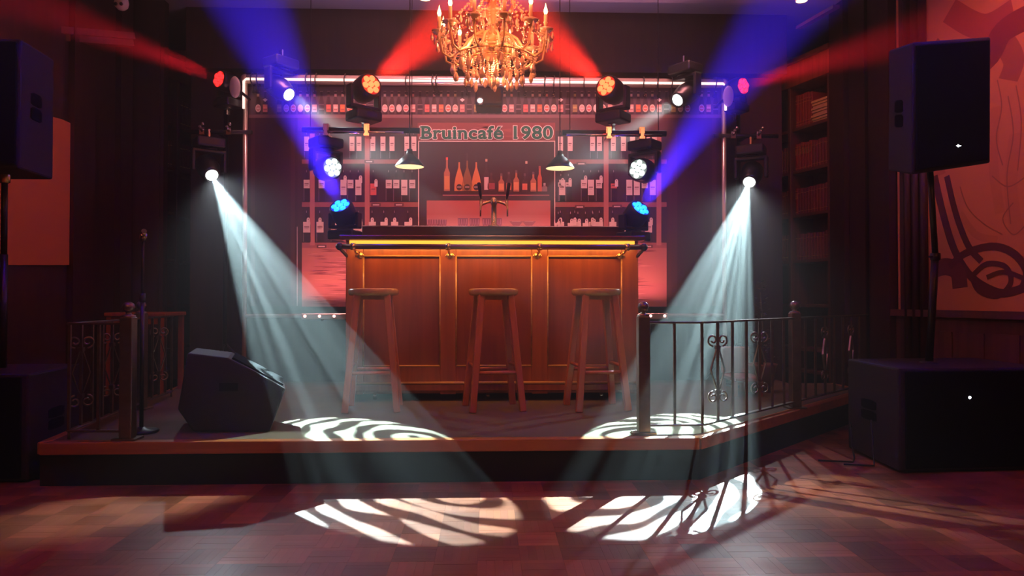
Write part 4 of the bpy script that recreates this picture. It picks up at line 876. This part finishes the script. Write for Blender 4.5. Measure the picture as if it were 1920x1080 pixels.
b = MB(); b.lathe((q.x-.02, 4.06, 1.17), [(.021, 0), (.027, .005), (.027, .04), (.018, .045)], 14); b.cyl((q.x-.02, 4.06, 1.19), (q.x-.07, 4.04, 1.19), .006, n=8); b.build('locking_collar', 'black', t)
b = MB(); b.lathe((q.x, 4.16, .573), [(.05, 0), (.05, .006), (.024, .012)], 16); b.build('flange', 'black', t)
xx = at(8, 400, 4.15).x
t = thing('speaker_pole', 'dark steel pole between the left subwoofer and the loudspeaker', 'pole', (xx, 4.15, .56))
b = MB(); b.cyl((xx, 4.15, .563), (xx, 4.15, 1.2), .021, n=14); b.build('lower_tube', 'darkpost', t)
b = MB(); b.cyl((xx, 4.15, 1.2), (xx, 4.15, FRl.z+.01), .0165, n=14); b.build('upper_tube', 'darkpost', t)
b = MB(); b.lathe((xx, 4.15, FRl.z-.05), [(.018, 0), (.028, .006), (.03, .05)], 14); b.build('top_cup', 'brass', t)

# cable beside the right subwoofer
b = MB(); b.tube([at(1603, 800, 4.30)+Vector((-.02, 0, 0)), (SR.x-.02, 4.32, .2), (SR.x-.03, 4.28, .05), (SR.x-.06, 4.2, .01), (SR.x-.12, 4.1, .008), (SR.x-.3, 4.15, .008)], .005, 6)
b.tube([(SR.x-.01, 4.1, .25), (SR.x-.02, 4.06, .06), (SR.x-.05, 4.0, .009), (SR.x-.2, 4.05, .008)], .005, 6); tag(b.build('speaker_cable', 'rubber'), 'thin black cables running down beside the right subwoofer', 'cable')

# stage monitor wedge
W_ = [(352, 664), (427, 673), (470, 694), (536, 731), (506, 812), (362, 812), (333, 770)]
Yw = 3.98
q = [at(x, y, Yw) for x, y in W_]; zmin = min(v.z for v in q)
for v in q: v.z += ST+.004-zmin
cx_ = sum(v.x for v in q)/len(q)
t = thing('monitor_wedge', 'black stage monitor wedge on the left front of the stage', 'monitor speaker', (cx_, Yw+.2, ST))
b = MB(); b.prism(q, (-.125, .42, 0)); b.build('cabinet', 'textured', t, bevel=.01, seg=2)
g = [q[1]+(q[3]-q[1])*.06, q[1]+(q[3]-q[1])*.94]; up_ = (q[3]-q[1]).cross(Vector((-.125, .42, 0))).normalized(); up_ = up_ if up_.z > 0 else -up_
b = MB(); b.prism([g[0]+Vector((-.009, .03, 0)), g[1]+Vector((-.009, .03, 0)), g[1]+Vector((-.116, .39, 0)), g[0]+Vector((-.116, .39, 0))], up_*.012); b.build('grille', 'grille', t)
b = MB(); c = (q[0]+q[4])/2+Vector((0, -.004, 0)); b.box(c+Vector((0, 0, .03)), (.10, .01, .045)); b.build('handle_recess', 'grille', t)
b = MB(); [b.box((cx_+dx-.02, Yw+.06, ST+.003), (.04, .04, .006)) for dx in (-.13, .13)]; b.build('foot', 'rubber', t)

# microphone stand
mx_ = at(265, 806, 4.0).x
t = thing('microphone_stand', 'straight black microphone stand with a round base on the left of the stage', 'microphone stand', (mx_, 4.0, ST))
b = MB(); b.lathe((mx_, 4.0, ST+.002), [(0, 0), (.085, 0), (.09, .006), (.085, .014), (.03, .02), (.02, .03), (0, .03)], 24); b.build('base', 'darkpost', t)
b = MB(); b.cyl((mx_, 4.0, ST+.03), (mx_, 4.0, .95), .011, n=10); b.cyl((mx_, 4.0, .95), (mx_, 4.0, 1.27), .008, n=10); b.build('pole', 'darkpost', t)
b = MB(); b.cyl((mx_, 4.0, .93), (mx_, 4.0, .98), .016, n=10); b.build('clutch', 'black', t)
b = MB(); b.cyl((mx_, 4.0, 1.27), (mx_+.02, 3.97, 1.30), .016, n=10); b.cyl((mx_-.02, 4.03, 1.285), (mx_+.03, 3.95, 1.315), .014, n=10); b.build('clip', 'chrome', t)

# small wooden table behind the left railing
t = thing('side_table', 'small reddish wooden table standing behind the left railing', 'table', (at(252, 700, 5.6).x, 5.75, ST))
xa, xb = at(198, 600, 5.6).x, at(309, 600, 5.6).x; zt_ = at(250, 586, 5.6).z
b = MB(); b.bb(xa-.01, xb+.01, 5.59, 5.97, zt_-.03, zt_); b.build('tabletop', 'bar', t, bevel=.005)
for x in (xa+.02, xb-.02):
    for y in (5.62, 5.94):
        b = MB(); b.bar((x, y, ST), (x, y, zt_-.03), .035, .035, (0, 1, 0)); b.build('leg', 'bar', t)
b = MB(); b.bb(xa+.03, xb-.03, 5.615, 5.63, zt_-.09, zt_-.03); b.build('apron', 'bar', t)

# small red chair seen through the right railing
xq = at(1402, 680, 5.3).x
t = thing('low_chair', 'low reddish wooden chair seen between the bars of the right railing', 'chair', (xq, 5.5, ST))
z1, z2, z3 = at(0, 658, 5.3).z, at(0, 662, 5.3).z, at(0, 712, 5.3).z
b = MB(); b.bb(xq-.10, xq+.12, 5.3, 5.6, z3-.04, z3); b.build('seat', 'red', t, bevel=.01)
b = MB(); b.bb(xq-.10, xq+.12, 5.58, 5.62, z3+.0, z1); b.build('backrest', 'bar', t, bevel=.008)
for x in (xq-.085, xq+.105):
    for y in (5.32, 5.585):
        b = MB(); b.bar((x, y, ST), (x, y, z3-.03), .025, .025, (0, 1, 0)); b.build('leg', 'bar', t)

# plant behind the right railing
xq = at(1428, 600, 5.6).x
t = thing('potted_plant', 'bushy potted plant with reddish leaves behind the right railing', 'plant', (xq, 5.6, ST))
b = MB(); b.lathe((xq, 5.6, ST), [(0, 0), (.08, 0), (.11, .2), (.12, .22), (.10, .22), (.09, .19), (0, .19)], 18); b.build('pot', 'pot', t)
b = MB(); b.tube([(xq, 5.6, ST+.19), (xq+.01, 5.6, ST+.5), (xq-.01, 5.6, ST+.78)], [.012, .009, .004], 6)
lf = MB()
for k in range(120):
    z = ST+.25+.62*random.random(); rr = .11*(1.15-(z-ST-.25)/.62)*random.uniform(.3, 1); an = random.uniform(0, 6.28)
    c = Vector((xq+rr*math.cos(an), 5.6+rr*math.sin(an), z)); d = Vector((math.cos(an), math.sin(an), random.uniform(-.3, .7))).normalized()*.032; s = d.cross(Vector((0, 0, 1))).normalized()*.011
    lf.add([c, c+d*.5+s, c+d, c+d*.5-s], [(0, 1, 2, 3)])
b.build('stem', 'leaf', t); o = lf.build('foliage', 'leaf', t); o['kind'] = 'stuff'

# ---------------------------------------------------------------- bookcases and books
def make_book(kind):
    b = MB(); w, h_, d_ = .034, {'tall': .30, 'mid': .25, 'plain': .24}[kind], .17
    n = 6; prof = [(-w/2, d_)]+[(-w/2*math.cos(math.pi*k/n), -.006*math.sin(math.pi*k/n)) for k in range(n+1)]+[(w/2, d_)]
    b.prism([(x, y, 0) for x, y in prof], (0, 0, h_))
    b.m = 1
    for z in ((.025, .05, .22, .25) if kind == 'tall' else (.02, .15, .16, .17, .18, .19, .2, .22) if kind == 'mid' else (.03, .2)):
        b.box((0, -.0052, z), (w*.72, .004, .004 if kind != 'mid' or z < .1 else .006))
    b.m = 2; b.bb(-w/2+.003, w/2-.003, .01, d_+.001, h_-.0001, h_+.0005)
    o = b.build('book', [{'tall': 'red', 'mid': 'red', 'plain': 'red2'}[kind], 'goldleaf', 'paper'], bevel=0); return o
proto = {k: make_book(k) for k in ('tall', 'mid', 'plain')}
brn = make_book('plain'); brn.data.materials[0] = M['brownbook']; proto['brown'] = brn
used = set()
def put_book(kind, pos, ang, lab, grp, sc=1):
    o = proto[kind]
    if kind in used: o = o.copy(); C.objects.link(o)
    used.add(kind); o.location = pos; o.rotation_euler = (0, 0, ang); o.scale = (sc, 1, sc*random.uniform(.97, 1.03))
    tag(o, lab, 'book', grp)
ORDN = 'first second third fourth fifth sixth seventh eighth ninth tenth eleventh twelfth thirteenth'.split()
ORD = ['top', 'second', 'third', 'fourth', 'fifth']
def bookcase(sg, name, lab, rows):
    O = Vector((sg*3.0, 6.2, 0)); u = Vector((-sg*.294, .956, 0)).normalized(); n = Vector((-sg*.956, -.294, 0)).normalized()  # n faces the room
    t = thing(name, lab, 'bookcase', O+Vector((0, 0, 0)))
    def P(s, dd, z): return O+u*s+n*dd+Vector((0, 0, z))
    def slab(nm, s0, s1, d0, d1, z0, z1, mat='shelfwood', bv=.003):
        b = MB(); b.hexa([P(s0, d0, z0), P(s1, d0, z0), P(s1, d1, z0), P(s0, d1, z0), P(s0, d0, z1), P(s1, d0, z1), P(s1, d1, z1), P(s0, d1, z1)]); return b.build(nm, mat, t, bevel=bv)
    for s in (0, .5, 1.0): slab('upright', s-.018, s+.018, -.24, .02, ST, 3.12)
    SH = [2.95, 2.545, 2.145, 1.735, 1.31, .9, .5, .3]
    slab('back_panel', 0, 1, -.26, -.24, ST, 3.12)
    for s in (0.018, .518):
        for z in SH[1:]: slab('shelf', s, s+.464, -.24, 0, z-.03, z)
    slab('header', -.02, 1.02, -.24, .03, 2.93, 3.14, 'bar' if sg > 0 else 'shelfwood'); slab('cornice', -.04, 1.04, -.26, .06, 3.14, 3.18)
    ang = math.atan2(u.y, u.x) if sg > 0 else math.atan2(-u.y, -u.x)
    side = 'right' if sg > 0 else 'left'
    cnt = {}
    for (bay, row, kinds) in rows:
        s = .5*bay+.038; z = SH[row]
        for kd, nb in kinds:
            if kd == 'stack':
                for j in range(9):
                    b = MB(); zz = z+.001+j*.022; b.hexa([P(s, -.2, zz), P(s+.2, -.2, zz), P(s+.2, -.015+.01*(j % 3-1), zz), P(s, -.015+.01*(j % 3-1), zz)]+[P(s, -.2, zz+.02), P(s+.2, -.2, zz+.02), P(s+.2, -.015+.01*(j % 3-1), zz+.02), P(s, -.015+.01*(j % 3-1), zz+.02)])
                    o = b.build('magazine', 'paper'); o.data.transform(Matrix.Identity(4)); tag(o, 'yellow-edged magazine, %s from the bottom of the flat stack on the bookcase shelf' % ORDN[j], 'magazine', 'magazines stacked flat on the top shelf')
                s += .21; continue
            for j in range(nb):
                if s > .5*bay+.47: break
                q = P(s+.017, -.03, z+.001)
                nm = {'tall': 'tall red book', 'mid': 'gold-lined red book', 'plain': 'maroon book', 'brown': 'brown book'}[kd]
                g = '%s shelf, %s bay of the %s bookcase' % (ORD[row-1], ('near', 'far')[bay], side)
                cnt[(bay, row)] = cnt.get((bay, row), 0)+1
                put_book(kd, q, math.atan2(u.y, u.x) + (math.pi if sg > 0 else 0), '%s, %s from the near end, %s' % (nm, ORDN[cnt[(bay, row)]-1], g), 'books on the '+g)
                s += .0365
bookcase(1, 'bookcase', 'tall dark wooden bookcase beside the right lighting stand', [
    (0, 1, [('stack', 1), ('tall', 6)]), (0, 2, [('plain', 6), ('mid', 6)]), (0, 3, [('plain', 11), ('mid', 1)]), (0, 4, [('plain', 12)]),
    (1, 2, [('brown', 12)]), (1, 3, [('brown', 6), ('plain', 6)]), (1, 4, [('plain', 12)])])
bookcase(-1, 'bookcase', 'tall dark wooden bookcase behind the left lighting stand', [(1, 1, [('brown', 5), ('plain', 7)]), (1, 2, [('plain', 12)]), (0, 1, [('plain', 5)]), (0, 2, [('brown', 12)])])

for o in bpy.data.objects:
    if '_o' in o: del o['_o']
